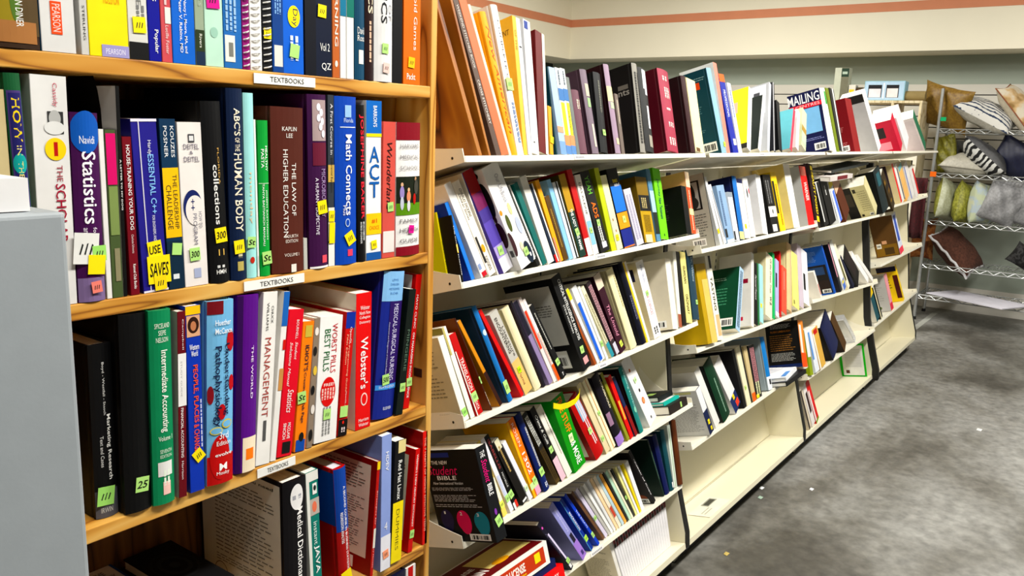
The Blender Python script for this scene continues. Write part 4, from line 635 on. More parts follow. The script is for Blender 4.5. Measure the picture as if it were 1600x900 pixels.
# ---- second tier, nearest unit
srow('S2a', [
 (701, 681, 332, 'lemon yellow paperback at the left end', 'f2e41a', dict(d=.11, fc='c6cc3a', xr=709, yo=.034, tx=[('Golden Dream', '4a4a1a', .1, .6, .3, .7)])),
 (722, 687, 338, 'black religious paperback with white lettering', '100f0e', dict(d=.13, xr=736, yo=.0, el=[(.7, .5, .007, .009, 'f2cf2a')], tx=[('THE DIVINE PURPOSE', 'f2f2ee', .1, .85, .2, .6, 'vb')])),
 (737, 691, 318, 'bright blue leaning paperback', '2f74cc', dict(d=.14, yo=.01, fc='1c3ab0', xr=752)),
 (753, 694, 289, 'white leaning hardback with red and blue logo at foot', 'e9e8e6', dict(d=.145, xr=764, sp=[(0, .05, 'b81830', .2, .9), (.08, .14, '8a9ac0', .1, .5)])),
 (765, 706, 287, 'cream novel with brush-drawn lettering and orange blot', 'efe8da', dict(d=.145, xr=777, tx=[('CHARLES DICKENS', '2e2a26', .62, .92, .5, .8, 'vi'), ('Children Stories', '2e2a26', .6, .88, .2, .42, 'vi')], el=[(.6, .28, .006, .009, 'f0a020')], sp=[(.14, .42, '2a2624', .1, .35)], sl=[(.05, .2, .3, .7, 2, '8a8680')])),
 (778, 720, 272, 'grey-white spine between cream novel and red-violet spine', 'e4dfd6', dict(d=.145, xr=786, sl=[(.3, .7, .3, .6, 1, '9a958a')])),
 (787, 722, 271, 'red to violet shaded spine with white foot', '5b4aa8', dict(d=.145, xr=804, sp=[(.78, 1, '9c1824'), (.62, .78, '7a2a58'), (.5, .62, '4a3a90'), (.12, .26, 'a898d0'), (0, .14, 'e8e6ee')], st=[(.2, G1, .5, 1.2)])),
 (815, 752, 265, 'white book decorated with coloured pebbles', 'ecebe8', dict(d=.15, xr=842, yo=-.014, fc='ecebe8', fe=[(.12, .7, .014, .042, '101216'), (.1, .36, .012, .03, '3a1218'), (.3, .95, .03, .012, '101010'), (.1, .52, .004, .009, '3a1218')], bc=[(.01, .09, .12, .22)], el=[(.1, .56, .005, .006, 'c88a1a'), (.3, .44, .007, .02, '4a541e'), (.65, .55, .006, .014, 'd8cc98'), (.05, .25, .01, .028, '3c0f1a'), (.8, .37, .009, .02, 'b8c0dc'), (.5, .18, .006, .012, 'cfc8b0'), (.75, .1, .012, .026, '12263c'), (.8, .07, .003, .005, 'e8e8ea')], tx=[('Our LifeBook', '9a98a0', .62, .9, .5, .72)], st=[(.12, G1, .6, 1.1)])),
 (840, 781, 274, 'black slim spine right of the pebble book', '0f0f10', dict(d=.14, xr=845, sl=[(.1, .7, .3, .7, 1, 'd0d0cc')])),
 (846, 795, 290, 'thin white spine left of the teal one', 'e4e2dc', dict(d=.14, xr=848)),
 (849, 802, 288, 'teal green hardback spine', '1c6660', dict(d=.145, xr=856)),
 (857, 812, 278, 'broad plain white spine', 'e6e3da', dict(d=.145, xr=868)),
 (869, 827, 289, 'navy and red small spine', '1a2a44', dict(d=.13, xr=874, sp=[(0, .1, 'b82a2a'), (0, 1, 'e8e6e2', .65, 1)])),
 (875, 836, 283, 'amber yellow spine', 'f0a81c', dict(d=.14, xr=881, sp=[(0, .3, 'e88a70', 0, .4)])),
 (882, 851, 308, 'shorter brown spine with gilt print', '5c3f16', dict(d=.13, xr=889, sl=[(.2, .8, .3, .6, 1, 'a88a4a')])),
 (890, 854, 282, 'sky blue narrow spine', '8ec0e4', dict(d=.14, xr=896)),
 (897, 863, 286, 'white and black pinstriped spine', 'dfe4e8', dict(d=.14, xr=905, sp=[(0, 1, '1a1e20', .5, .75)])),
 (907, 872, 274, 'dark green paperback with ochre top and white capitals', '133a2e', dict(d=.14, xr=917, fc='574a14', sp=[(.55, 1, 'b08a2a')], tx=[('THE LADY', 'eef2ee', .36, .58, .3, .7, 'vb'), ('IS MAME', 'eef2ee', .08, .25, .3, .7, 'vb')], st=[(.3, G1, .5, 1.1)])),
 (919, 885, 266, 'bright red spine with white foot', 'b31a20', dict(d=.14, xr=927, sp=[(0, .2, 'e9e4dc')])),
 (928, 898, 274, 'white German-titled spine with blue lower band', 'ece8e0', dict(d=.14, xr=938, sp=[(.12, .42, '8cbcd8', .1, .9)], tx=[('DAS KLEINE', '3a3a3a', .5, .9, .35, .65)], st=[(.3, G1, .5, .9)])),
 (940, 906, 270, 'black spine with rainbow-coloured letters', '131313', dict(d=.14, xr=954, tx=[('YEAH', '6ab04a', .72, .94, .3, .75, 'vb'), ('ADS', 'e8782a', .42, .62, .3, .75, 'vb')], sp=[(.05, .12, 'd8d8e8', .3, .8)], sl=[(.08, .36, .3, .7, 2, 'f0f0ea')], st=[(.36, G1, .5, 1)])),
 (956, 928, 263, 'chartreuse thin spine', 'b8c22a', dict(d=.145, xr=964, fc='8a9420', sp=[(0, .1, 'f0e040')])),
 (965, 938, 275, 'pale yellow spine with red berry prints', 'ece8bc', dict(d=.14, xr=974, el=[(.4, .4, .002, .004, '8a2a20'), (.5, .25, .002, .004, '8a2a20')], st=[(.16, Y1, .4, 1)])),
 (976, 947, 265, 'black, blue and orange block-coloured paperback', '101218', dict(d=.14, xr=992, sp=[(.45, .78, '2a6cc8'), (.24, .44, 'f09a2a'), (.0, .23, '16268c'), (0, .015, 'e07a3a')], tx=[('teen', 'f0d84a', .82, .87, .3, .75, 'hb'), ('idol', 'f2f2f2', .77, .81, .4, .85, 'hb')], st=[(.35, 'c8e88a', .55, 1.1)])),
 (996, 974, 297, 'lavender white water-patterned spine', 'cfcbd6', dict(d=.13, xr=1007, fc='8a86a0', sl=[(.1, .9, .1, .9, 2, 'a4a0b4')])),
 (1009, 992, 276, 'gold and black boxed book with gold foot', 'b8963a', dict(d=.14, xr=1025, fc='6a5418', sp=[(.48, .72, '141210'), (.72, 1, '7a6020'), (0, .12, 'd8ccb0', .1, .7)], sl=[(.52, .68, .2, .7, 3, 'b8a878'), (.16, .42, .2, .8, 6, '7a6020')])),
 (1027, 1009, 264, 'sky blue photo spine left of the lime green one', '5a86a4', dict(d=.14, xr=1033, sp=[(.4, .7, 'a8c4d4'), (.1, .4, '26302a')])),
 (1034, 1019, 262, 'lime green spine with dark blue lettering', '7cd42a', dict(d=.145, xr=1045, tx=[('Journey', '1c4a50', .6, .85, .3, .7, 'vb'), ('New Testament', '1c4a50', .28, .58, .3, .7, 'vb')], el=[(.5, .06, .003, .004, '14301a')])),
 (1047, 1046, 268, 'peach spine behind plain black book', 'e2b27e', dict(d=.05, free=True, yo=.095, h=.21, w=.03)),
 (1074, 1064, 290, 'plain black book with the black face turned out', '0b0b0c', dict(d=.13, xr=1081, fc='0d0d0e', fl=[(.5, .85, .8, .84, 1, 'b0b0aa'), (.4, .8, .35, .7, 8, '4a4a46')])),
 (1082, 1069, 268, 'coral red and cream paperback at the right end', 'd8563c', dict(d=.14, xr=1088, fc='e2b27e', sp=[(.75, 1, 'e6ceb0'), (.3, .4, 'e8d8a0')], sl=[(.05, .7, .3, .7, 1, 'f0c8b0')])),
], 'on second tier, nearest metal unit', 'books on the second tier of the nearest metal unit')

srow('S2b', [
 (1118, 1098, 270, 'black-edged grey book with portrait photo on its back', '121212', dict(d=.15, xr=1125, fc='a9a99e', fb=[(.15, .9, .52, .92, '101010'), (.2, .85, .54, .9, '9a9a94')], fe=[(.5, .75, .03, .045, '1c1c1c'), (.55, .62, .045, .03, '2a2a28')], fl=[(.1, .8, .16, .48, 9, '5a5a56')], bc=[(.2, .55, .03, .13)])),
 (1126, 1100, 277, 'white spine with yellow sticker right of portrait book', 'e6e6e4', dict(d=.14, xr=1131, st=[(.2, 'f0e03a', .4, 1)])),
 (1132, 1107, 290, 'white spine with thin black line', 'e4e4e6', dict(d=.14, xr=1136, sp=[(.1, .9, '1a1a1a', .6, .75)])),
 (1137, 1119, 290, 'pale blue shaded spine', '8ba6c4', dict(d=.14, xr=1148, sl=[(.3, .9, .1, .5, 1, '5a7090')], sp=[(.0, .06, 'c8d4d8'), (.1, .25, '2a2a2a', 0, .25)])),
 (1149, 1136, 300, 'short white spine beside the navy book', 'dfe3e8', dict(d=.12, xr=1156, sp=[(.9, 1, '8a929c'), (.02, .2, '2a2e30', 0, .3)])),
 (1157, 1143, 275, 'tall navy hardback with bright blue spine edge', '2c6ab4', dict(d=.15, xr=1164, fc='101c54', hc=True, sp=[(0, .12, 'e8e49a')])),
 (1165, 1150, 279, 'white spine with navy head and yellow sticker', 'eceae6', dict(d=.14, xr=1173, sp=[(.93, 1, '141c58')], st=[(.2, 'f4e02a', .4, 1)])),
 (1174, 1160, 277, 'white spine with tiny standing figure', 'eae8e6', dict(d=.14, xr=1181, el=[(.5, .85, .003, .005, 'd0a888'), (.5, .74, .005, .018, '202428'), (.9, .78, .004, .01, 'c83a4a')])),
 (1193, 1180, 272, 'wide pale grey book with small print on its back', 'f0f0f0', dict(d=.15, xr=1200, fc='dcdcde', fl=[(.3, .9, .5, .85, 8, 'b8b8c4')], bc=[(.7, .9, .06, .12)])),
 (1208, 1191, 273, 'black book with white oval panel', '141414', dict(d=.14, xr=1219, fc='171717', sp=[(.27, .45, 'e8e8e4'), (.02, .14, 'e0e0dc', .1, .7)], el=[(.5, .36, .006, .009, '1c2a1c')], sl=[(.5, .9, .1, .7, 2, '6a6a6a')])),
 (1220, 1203, 269, 'yellow and black plant guide spine', 'f0cc1c', dict(d=.14, xr=1228, sp=[(.3, .85, '1c1a10', 0, .35)], sl=[(.1, .8, .5, .8, 1, 'a86a1a')])),
 (1241, 1223, 256, 'cream-yellow cover with red starburst and white spine', 'f0eee8', dict(d=.15, xr=1250, fc='dccf92', fe=[(.6, .3, .02, .03, 'd8742a'), (.8, .5, .02, .03, 'e0b02a')], ft=[('MAUI', '4a4430', .5, .9, .85, .9, 'b')], bc=[(.3, .55, .04, .13)])),
], 'on second tier, second metal unit', 'books on the second tier of the second metal unit')
srow('S2c', [
 (1265, 1248, 259, 'red spine with grey back left of the film guide', 'de2c2c', dict(d=.1, xr=1274, fc='aaaaa8', sp=[(.85, 1, 'e88070', .1, .9)], tx=[('WARNER', 'f8dcd8', .45, .75, .3, .8, 'vb')], bc=[(.6, .9, .03, .14)])),
 (1275, 1261, 255, 'dark brown film guide with tall yellow lettering', '25090a', dict(d=.15, xr=1287, hc=True, tx=[('BEAUTY POSED', 'f2d84a', .2, .88, .35, .75, 'vb')], sp=[(.08, .17, 'f4d020', .3, .8), (.9, .97, 'f0d85a', .3, .7)])),
 (1289, 1273, 287, 'black and white curved-photo thin book', '1c1c1c', dict(d=.13, xr=1296, sp=[(.1, 1, 'd8d8d4', .1, .3)])),
 (1298, 1280, 279, 'plain black broad spine with white rules', '0d0d0d', dict(d=.14, xr=1311, sp=[(0, .95, 'd8d8d8', .85, .95)], sl=[(.6, .8, .3, .5, 1, 'c8c8c4')])),
 (1312, 1294, 286, 'blue and white slim spine', 'e8ecf0', dict(d=.13, xr=1318, sp=[(0, .75, '4a6ad0', .4, .9), (.85, 1, 'f0dc4a')])),
 (1322, 1300, 285, 'chestnut brown spine with pale pink head', '5c2a0e', dict(d=.13, xr=1333, sp=[(.7, 1, 'd8b094')])),
 (1369, 1350, 289, 'cream printed back cover with dark photo band facing out', 'cfc79c', dict(d=.13, xr=1376, yo=-.006, fc='cfc79c', fb=[(.58, 1, 0, 1, '171412'), (.65, .95, .4, .8, '3a3228'), (.42, .54, .8, .92, '3a362a'), (.42, .52, .03, .1, '2a261c')], fl=[(.06, .4, .2, .88, 10, '9a9270')], bc=[(.04, .2, .03, .12)])),
 (1380, 1364, 268, 'black and teal leaning glossy book', '12262a', dict(d=.1, xr=1391, yo=-.02, hc=True, fc='101414', sp=[(.6, .9, '2a5a64', .2, .7)])),
 (1396, 1377, 276, 'leopard-print slim book right of black glossy book', '3a2a0c', dict(d=.09, xr=1402, yo=-.02, sp=[(.7, .8, '7a5a1a', .1, .5), (.4, .5, '6a4a14', .4, .9), (.2, .26, '8a6a20', .2, .6), (.55, .62, '151008', .1, .8)])),
], 'on second tier, third metal unit', 'books on the second tier of the third metal unit')
srow('S2d', [
 (1408, 1393, 258, 'dark cover with red spine edge at left end', 'd8302a', dict(d=.14, xr=1410, fc='3a2a3a', fb=[(.0, .25, 0, 1, 'd8c8a0')])),
 (1411, 1397, 262, 'white paperback with black stripe', 'e9e6e0', dict(d=.13, xr=1416, sp=[(0, .9, '1c1c20', .6, .85)])),
 (1417, 1403, 262, 'peach paperback with blue-green head', 'e8b878', dict(d=.13, xr=1423, sp=[(.85, 1, '7ab0b4')])),
 (1424, 1411, 260, 'white paperback with blue pinstripe', 'e4e0dc', dict(d=.13, xr=1431, sp=[(0, .95, '3a5ab0', .1, .25)])),
 (1432, 1421, 266, 'white paperback with red edge at right end', 'e6e2de', dict(d=.13, xr=1438, sp=[(0, .9, 'cc2024', .65, 1)])),
], 'on second tier, farthest metal unit', 'books on the second tier of the farthest metal unit')

# ---- third tier
srow('S3a', [
 (725, 684, 528, 'cream back cover with printed text at left end', 'f0ece0', dict(d=.145, xr=735, fc='d4ceb4', fl=[(.15, .85, .3, .92, 14, '8f8a76')], bc=[(.2, .45, .03, .12)], st=[(.1, 'a4dc7c', .5, 1)])),
 (736, 690, 513, 'white slim spine right of cream text cover', 'ebe8de', dict(d=.14, xr=744, fc='8a8448', sp=[(.7, 1, 'b8ae70', .0, .4)])),
 (746, 702, 525, 'red spine with white lettering', 'b4161a', dict(d=.14, xr=756, tx=[('TRANSLATION', 'f4dcd8', .3, .7, .25, .75, 'vb'), ('DATA', 'f4dcd8', .06, .16, .3, .7, 'vb')], sp=[(.0, .8, 'e8e4dc', 0, .15)], st=[(.22, G1, .5, 1.2)])),
 (768, 710, 498, 'chestnut brown hardback with brown face', '4a1c0c', dict(d=.145, xr=779, fc='7a4416', fb=[(.2, .7, .03, .3, 'b08a68'), (.25, .6, .1, .26, '2a1c18')], sl=[(.05, .2, .3, .7, 2, 'e8d8c0')], st=[(.33, G1, .4, 1)])),
 (781, 714, 504, 'ochre thin spine right of chestnut hardback', 'c8862a', dict(d=.14, xr=786, sp=[(0, .4, '3a150a')])),
 (795, 737, 482, 'large blue hardback with pale green sticker', '2a6cae', dict(d=.15, hc=True, fc='123a66', xr=814, el=[(.5, .73, .006, .007, 'c8e0f0')], st=[(.15, G1, .5, 1.8)])),
 (815, 748, 487, 'bright red narrow spine right of the blue hardback', 'd0241e', dict(d=.145, xr=820)),
 (821, 765, 493, 'grey paperback with peach foot and dark lettering', 'b9b6ae', dict(d=.14, xr=834, sp=[(.0, .4, 'ecb878')], tx=[('ENCOUNTERING', '3a322a', .5, .93, .25, .55, 'vb'), ('Literature', '3a322a', .44, .8, .62, .85), ('Forms', '3a322a', .1, .25, .3, .6, 'vb')], st=[(.28, 'b8d84a', .5, .9)])),
 (836, 784, 485, 'thick cream hardback', 'ece2bc', dict(d=.15, hc=True, fc='d8cda0', xr=847)),
 (850, 797, 473, 'black and plum photo-covered paperback', '1a1422', dict(d=.145, xr=858, fc='3a2c38', fb=[(.2, .9, .7, .95, 'd0ccc4'), (.3, .8, .12, .3, 'c8c0b8')], bc=[(.1, .45, .02, .1)])),
 (859, 802, 474, 'lavender slim spine', '8a7aa0', dict(d=.14, xr=865, sp=[(.6, 1, '1c1a2e')])),
 (866, 810, 468, 'red and white paperback with triangle logo', 'e8dcd6', dict(d=.14, xr=871, sp=[(.4, .85, 'c8402c', .1, .8)])),
 (872, 817, 470, 'white and pink spine with orange foot', 'f0e8e4', dict(d=.14, xr=879, sp=[(0, .2, 'f0602a'), (.2, .6, 'e8b8b0', .1, .5)], tx=[('PHILOSOPHY', '8a8a3a', .22, .6, .5, .85)])),
 (880, 827, 481, 'small black paperback with green sticker', '101012', dict(d=.13, xr=887, sl=[(.4, .9, .3, .6, 1, 'b0b0a8')], st=[(.22, G1, .4, 1)], tx=[('7', 'f0f0f0', .03, .07, .3, .6, 'hb')])),
 (913, 861, 436, 'large black analysis book with printed white back', '0f0f10', dict(d=.15, xr=929, yo=-.012, fc='0f0f10', fb=[(.1, 1, .3, .93, 'd4d2c8'), (.2, .7, .05, .24, 'dcdad0')], fl=[(.2, .6, .62, .75, 5, '6a6860')], bc=[(.22, .6, .06, .2)], tx=[('CRITICAL INTELLIGENCE ANALYSIS', 'e6e6e2', .3, .95, .5, .78, 'vb'), ('STEVE HOFFMAN', 'e6e6e2', .4, .7, .2, .36)], st=[(.2, G1, .5, 1.1)], sp=[(.05, .12, 'e0a0a0', .3, .8)])),
 (930, 875, 452, 'rust brown thin spine right of the black analysis book', '9c4c24', dict(d=.14, xr=933, free=False)),
 (934, 884, 454, 'white thin spine with yellow head', 'e9e7e1', dict(d=.14, xr=938, sp=[(.86, 1, 'f0e83a')])),
 (939, 893, 452, 'white spine with bright blue panel', 'e6e6e6', dict(d=.14, xr=947, sp=[(.02, .8, '2a5cc4', .0, .55)])),
 (948, 903, 450, 'white spine with green sticker near the foot', 'e8e8e2', dict(d=.14, xr=955, st=[(.22, G1, .5, 1)])),
 (956, 908, 451, 'cream speckled spine with teal foot', 'e6e0c0', dict(d=.14, xr=961, sp=[(0, .2, '3a8a98')], sl=[(.2, .9, .2, .8, 2, '8a8468')])),
 (962, 916, 444, 'pink-flecked black patterned spine', '3a2a30', dict(d=.14, xr=969, sl=[(.2, .95, .1, .9, 3, 'd0a0a8')], sp=[(0, .15, 'c8c4d0', .3, 1)])),
 (970, 927, 433, 'dark purple spine with cream head and pink script', '3a0c22', dict(d=.145, xr=980, sp=[(.82, 1, 'd8c8b4')], tx=[('The Untold', 'd890a8', .2, .6, .3, .7, 'vi')], st=[(.1, 'd0e070', .5, 1)])),
 (986, 947, 424, 'thick cream-yellow hardback in the middle', 'efe6bc', dict(d=.15, hc=True, fc='dcd2a4', xr=996, sl=[(.5, .9, .5, .8, 1, '9a9068')])),
 (1003, 965, 413, 'dark navy hardback with printed black spine', '0e1024', dict(d=.15, hc=True, xr=1010, sl=[(.3, .6, .2, .7, 2, '6a6a80')])),
 (1011, 973, 412, 'slim white and orange-yellow spine', 'f0cf5a', dict(d=.145, xr=1016, sp=[(0, 1, 'efe9dc', .4, 1)])),
 (1023, 993, 411, 'white book with pink lettering, navy block on its back', 'f0eeec', dict(d=.15, xr=1034, fc='d2d2cc', fb=[(.1, .6, .76, .92, '141c58'), (.15, .4, .35, .55, '6aa8c8')], ft=[('ES', '3a1a1a', .3, .6, .62, .7, 'b')], tx=[('THE SCIENCES', 'd07a8a', .3, .6, .35, .65), ('JOHN STERLING', '5a6a9a', .72, .95, .35, .65)], st=[(.58, G1, .5, 1)], sl=[(.05, .14, .2, .8, 2, '4a4a4a')])),
 (1052, 1039, 404, 'large plain cream face with a barcode', 'efe9da', dict(d=.155, xr=1060, fc='e4dcc8', bc=[(.12, .6, .03, .13)])),
 (1061, 1051, 392, 'white spine with reddish photo foot', 'e8e6da', dict(d=.14, xr=1067, sp=[(0, .17, '9c5a44')])),
 (1068, 1056, 393, 'black narrow spine left of the yellow-lettered one', '22201a', dict(d=.14, xr=1073)),
 (1074, 1062, 393, 'pale yellow spine with black lettering', 'efe398', dict(d=.14, xr=1082, tx=[('GUARDIAN', '2a2618', .55, .8, .25, .7, 'vb'), ('ORDINARY', '2a2618', .12, .4, .25, .7, 'vb')])),
 (1084, 1072, 391, 'slate blue leather spine', '2c4656', dict(d=.145, xr=1093, hc=True, tx=[('Dr. Williams', 'a8b8c0', .55, .9, .35, .65)], st=[(.25, G1, .6, .9)])),
], 'on third tier, nearest metal unit', 'books on the third tier of the nearest metal unit')
srow('S3b', [
 (1107, 1086, 413, 'crumpled gold paper folder hanging at the left end', 'b5963a', dict(d=.12, xr=1121, yo=-.012, fc='c0a03e', name='paper_folder', sp=[(0, .8, 'd8bc72', .4, 1)])),
 (1122, 1101, 400, 'white book with black capitals right of the gold folder', 'f0ecdc', dict(d=.14, xr=1130, yo=-.006, tx=[('TASTING', '2a2a2a', .35, .75, .3, .7, 'vb')], sp=[(.85, 1, '2a2a2a', .5, .9), (.05, .3, 'd8b48a', .3, .9)])),
 (1149, 1156, 416, 'dark green book cover with white barcode', 'a8c4dc', dict(d=.14, xr=1156, fc='0e4a30', fl=[(.3, .8, .8, .86, 2, 'a8ccb8'), (.3, .8, .4, .7, 6, '4a8a6a')], bc=[(.1, .45, .05, .18)], sl=[(.05, .95, .2, .8, 2, '2a3a4a')])),
 (1174, 1174, 394, 'large white folder with red tab marks', 'e8e6e0', dict(d=.155, xr=1178, fc='dfdad2', name='document_folder', fb=[(.1, .25, .58, .64, '8a1830'), (.25, .35, .08, .13, 'b83040')])),
 (1179, 1178, 409, 'black spine with white script lettering', '161414', dict(d=.14, xr=1184, tx=[('Personal Finance', 'e0e0dc', .4, .8, .3, .7, 'vi')])),
 (1185, 1183, 411, 'green thin spine left of the aqua one', '2a6a3a', dict(d=.14, xr=1187)),
 (1188, 1187, 412, 'pale aqua spine with yellow tab', 'a4d8d8', dict(d=.14, xr=1193, sp=[(.25, .32, 'f0e03a', .1, .6)])),
 (1196, 1197, 393, 'thick cream book with black vertical lettering', 'ece4cc', dict(d=.15, xr=1207, fc='d8cda8', tx=[('Of the Dream Train', '2a2a2a', .4, .95, .6, .85), ('W.B.', '2a2a2a', .2, .35, .6, .9, 'vb')])),
 (1208, 1207, 394, 'emerald green narrow spine', '2fae62', dict(d=.14, xr=1211)),
 (1212, 1212, 404, 'lavender and black spine with white foot', 'b0b0d8', dict(d=.14, xr=1217, sp=[(0, .08, 'f0f0f0'), (.5, .75, '1a1a20', 0, .4)])),
 (1219, 1218, 392, 'tall scarlet cover right of the lavender spine', 'c01428', dict(d=.15, xr=1221, fc='b8101c')),
 (1222, 1222, 414, 'coral red shorter spine', 'e0604e', dict(d=.13, xr=1229, sl=[(.5, .9, .3, .6, 1, 'f0a090')])),
 (1230, 1229, 378, 'tall beige hardback with tan spine', 'dcbf94', dict(d=.155, hc=True, xr=1239, fc='cfc296', sp=[(0, 1, 'ece6d8', .8, 1)])),
 (1240, 1236, 391, 'pale yellow hardback', 'e9e48e', dict(d=.14, xr=1249, sp=[(.05, .12, '8a8450', .1, .3)])),
 (1250, 1245, 380, 'lilac grey spine', 'c9bcc6', dict(d=.15, xr=1256)),
 (1257, 1252, 388, 'white spine with short black stripe', 'e6e6ea', dict(d=.14, xr=1265, sp=[(.25, .55, '141414', .1, .45)])),
], 'on third tier, second metal unit', 'books on the third tier of the second metal unit')
srow('S3c', [
 (1283, 1271, 425, 'white and red-speckled slim paperback at left end', 'e8e4dc', dict(d=.03, w=.02, sp=[(.1, .5, 'b83a2a', .3, .7)])),
 (1305, 1283, 384, 'blue book with dark street photo pasted on its face', '1c52b0', dict(d=.13, xr=1311, w=.02, fc='1e56b4', fb=[(.05, .9, .03, .62, '1a1414'), (.15, .9, .42, .58, '2c4a78'), (.1, .8, .05, .3, '2a1a14')], fl=[(.3, .9, .7, .92, 8, '7aa0d8')], bc=[(.1, .42, .04, .12)])),
 (1314, 1293, 382, 'black and pink narrow spine', '1a1a24', dict(d=.14, xr=1318, sp=[(.3, 1, 'e8a8b8', .2, .5)])),
 (1319, 1296, 382, 'white spine with blue and yellow foot, leaning', 'e8e8e4', dict(d=.14, xr=1324, sp=[(0, .2, '4a6ab8', .1, .9), (.12, .18, 'f0d84a', .2, .7)])),
 (1326, 1303, 386, 'cream spine with olive landscape band', 'e8e0c8', dict(d=.14, xr=1331, sp=[(.2, .7, '5a5a2a', 0, .5)])),
 (1334, 1313, 405, 'dark navy narrow spine left of black photo book', '14183a', dict(d=.13, xr=1337)),
 (1341, 1318, 406, 'black photo-covered leaning book', '15100e', dict(d=.13, xr=1352, sp=[(.2, .9, '2a1c1c', .2, .9)])),
 (1357, 1331, 403, 'white leaning spine at right end, first of the pair', 'eeecea', dict(d=.13, xr=1362)),
 (1364, 1340, 406, 'white leaning spine at right end, second of the pair', 'e9e6e2', dict(d=.13, xr=1368)),
], 'on third tier, third metal unit', 'books on the third tier of the third metal unit')
srow('S3d', [
 (1407, 1393, 336, 'large brown box-like book with leopard photo and blue-white spine', 'd8dcec', dict(d=.16, xr=1413, fc='5f4120', fb=[(.05, .95, .02, .3, '7a5a24'), (.2, .6, .05, .22, '4a3410'), (.7, .9, .22, .34, 'e8e2d4'), (.45, .65, .32, .4, 'c89a78')], bc=[(.72, .88, .24, .32)], sp=[(0, .15, 'e04a5a'), (.3, .95, '3c56b0', .2, .7)])),
], 'on third tier, farthest metal unit', 'books on the third tier of the farthest metal unit')
srow('S4d', [
 (1371, 1357, 454, 'white face with dark teal spine at left end', '14505c', dict(d=.14, xr=1376, fc='dcd8cc', sp=[(.75, 1, 'e8c84a')])),
 (1377, 1364, 450, 'black spine with cream pages', '22221c', dict(d=.13, xr=1380, sp=[(0, 1, 'e0d8b8', .0, .4)])),
 (1393, 1381, 431, 'grey face with pink-red spine', 'd83a50', dict(d=.14, xr=1397, fc='c2c0bc', fl=[(.2, .9, .3, .9, 10, 'a4a29e')], fe=[(.5, .1, .02, .012, '5a6a3a')], sp=[(.2, 1, 'e8a0a8')])),
 (1412, 1398, 416, 'yellow cover with navy head and dark red figure', 'f2cf10', dict(d=.12, xr=1414, fc='f2d014', fb=[(0, 1, .86, 1, '141c3c'), (.0, .25, .1, .75, '5a1a14')], fl=[(.4, .85, .4, .7, 4, '6a5a10')])),
], 'on fourth tier, farthest metal unit', 'books on the fourth tier of the farthest metal unit')

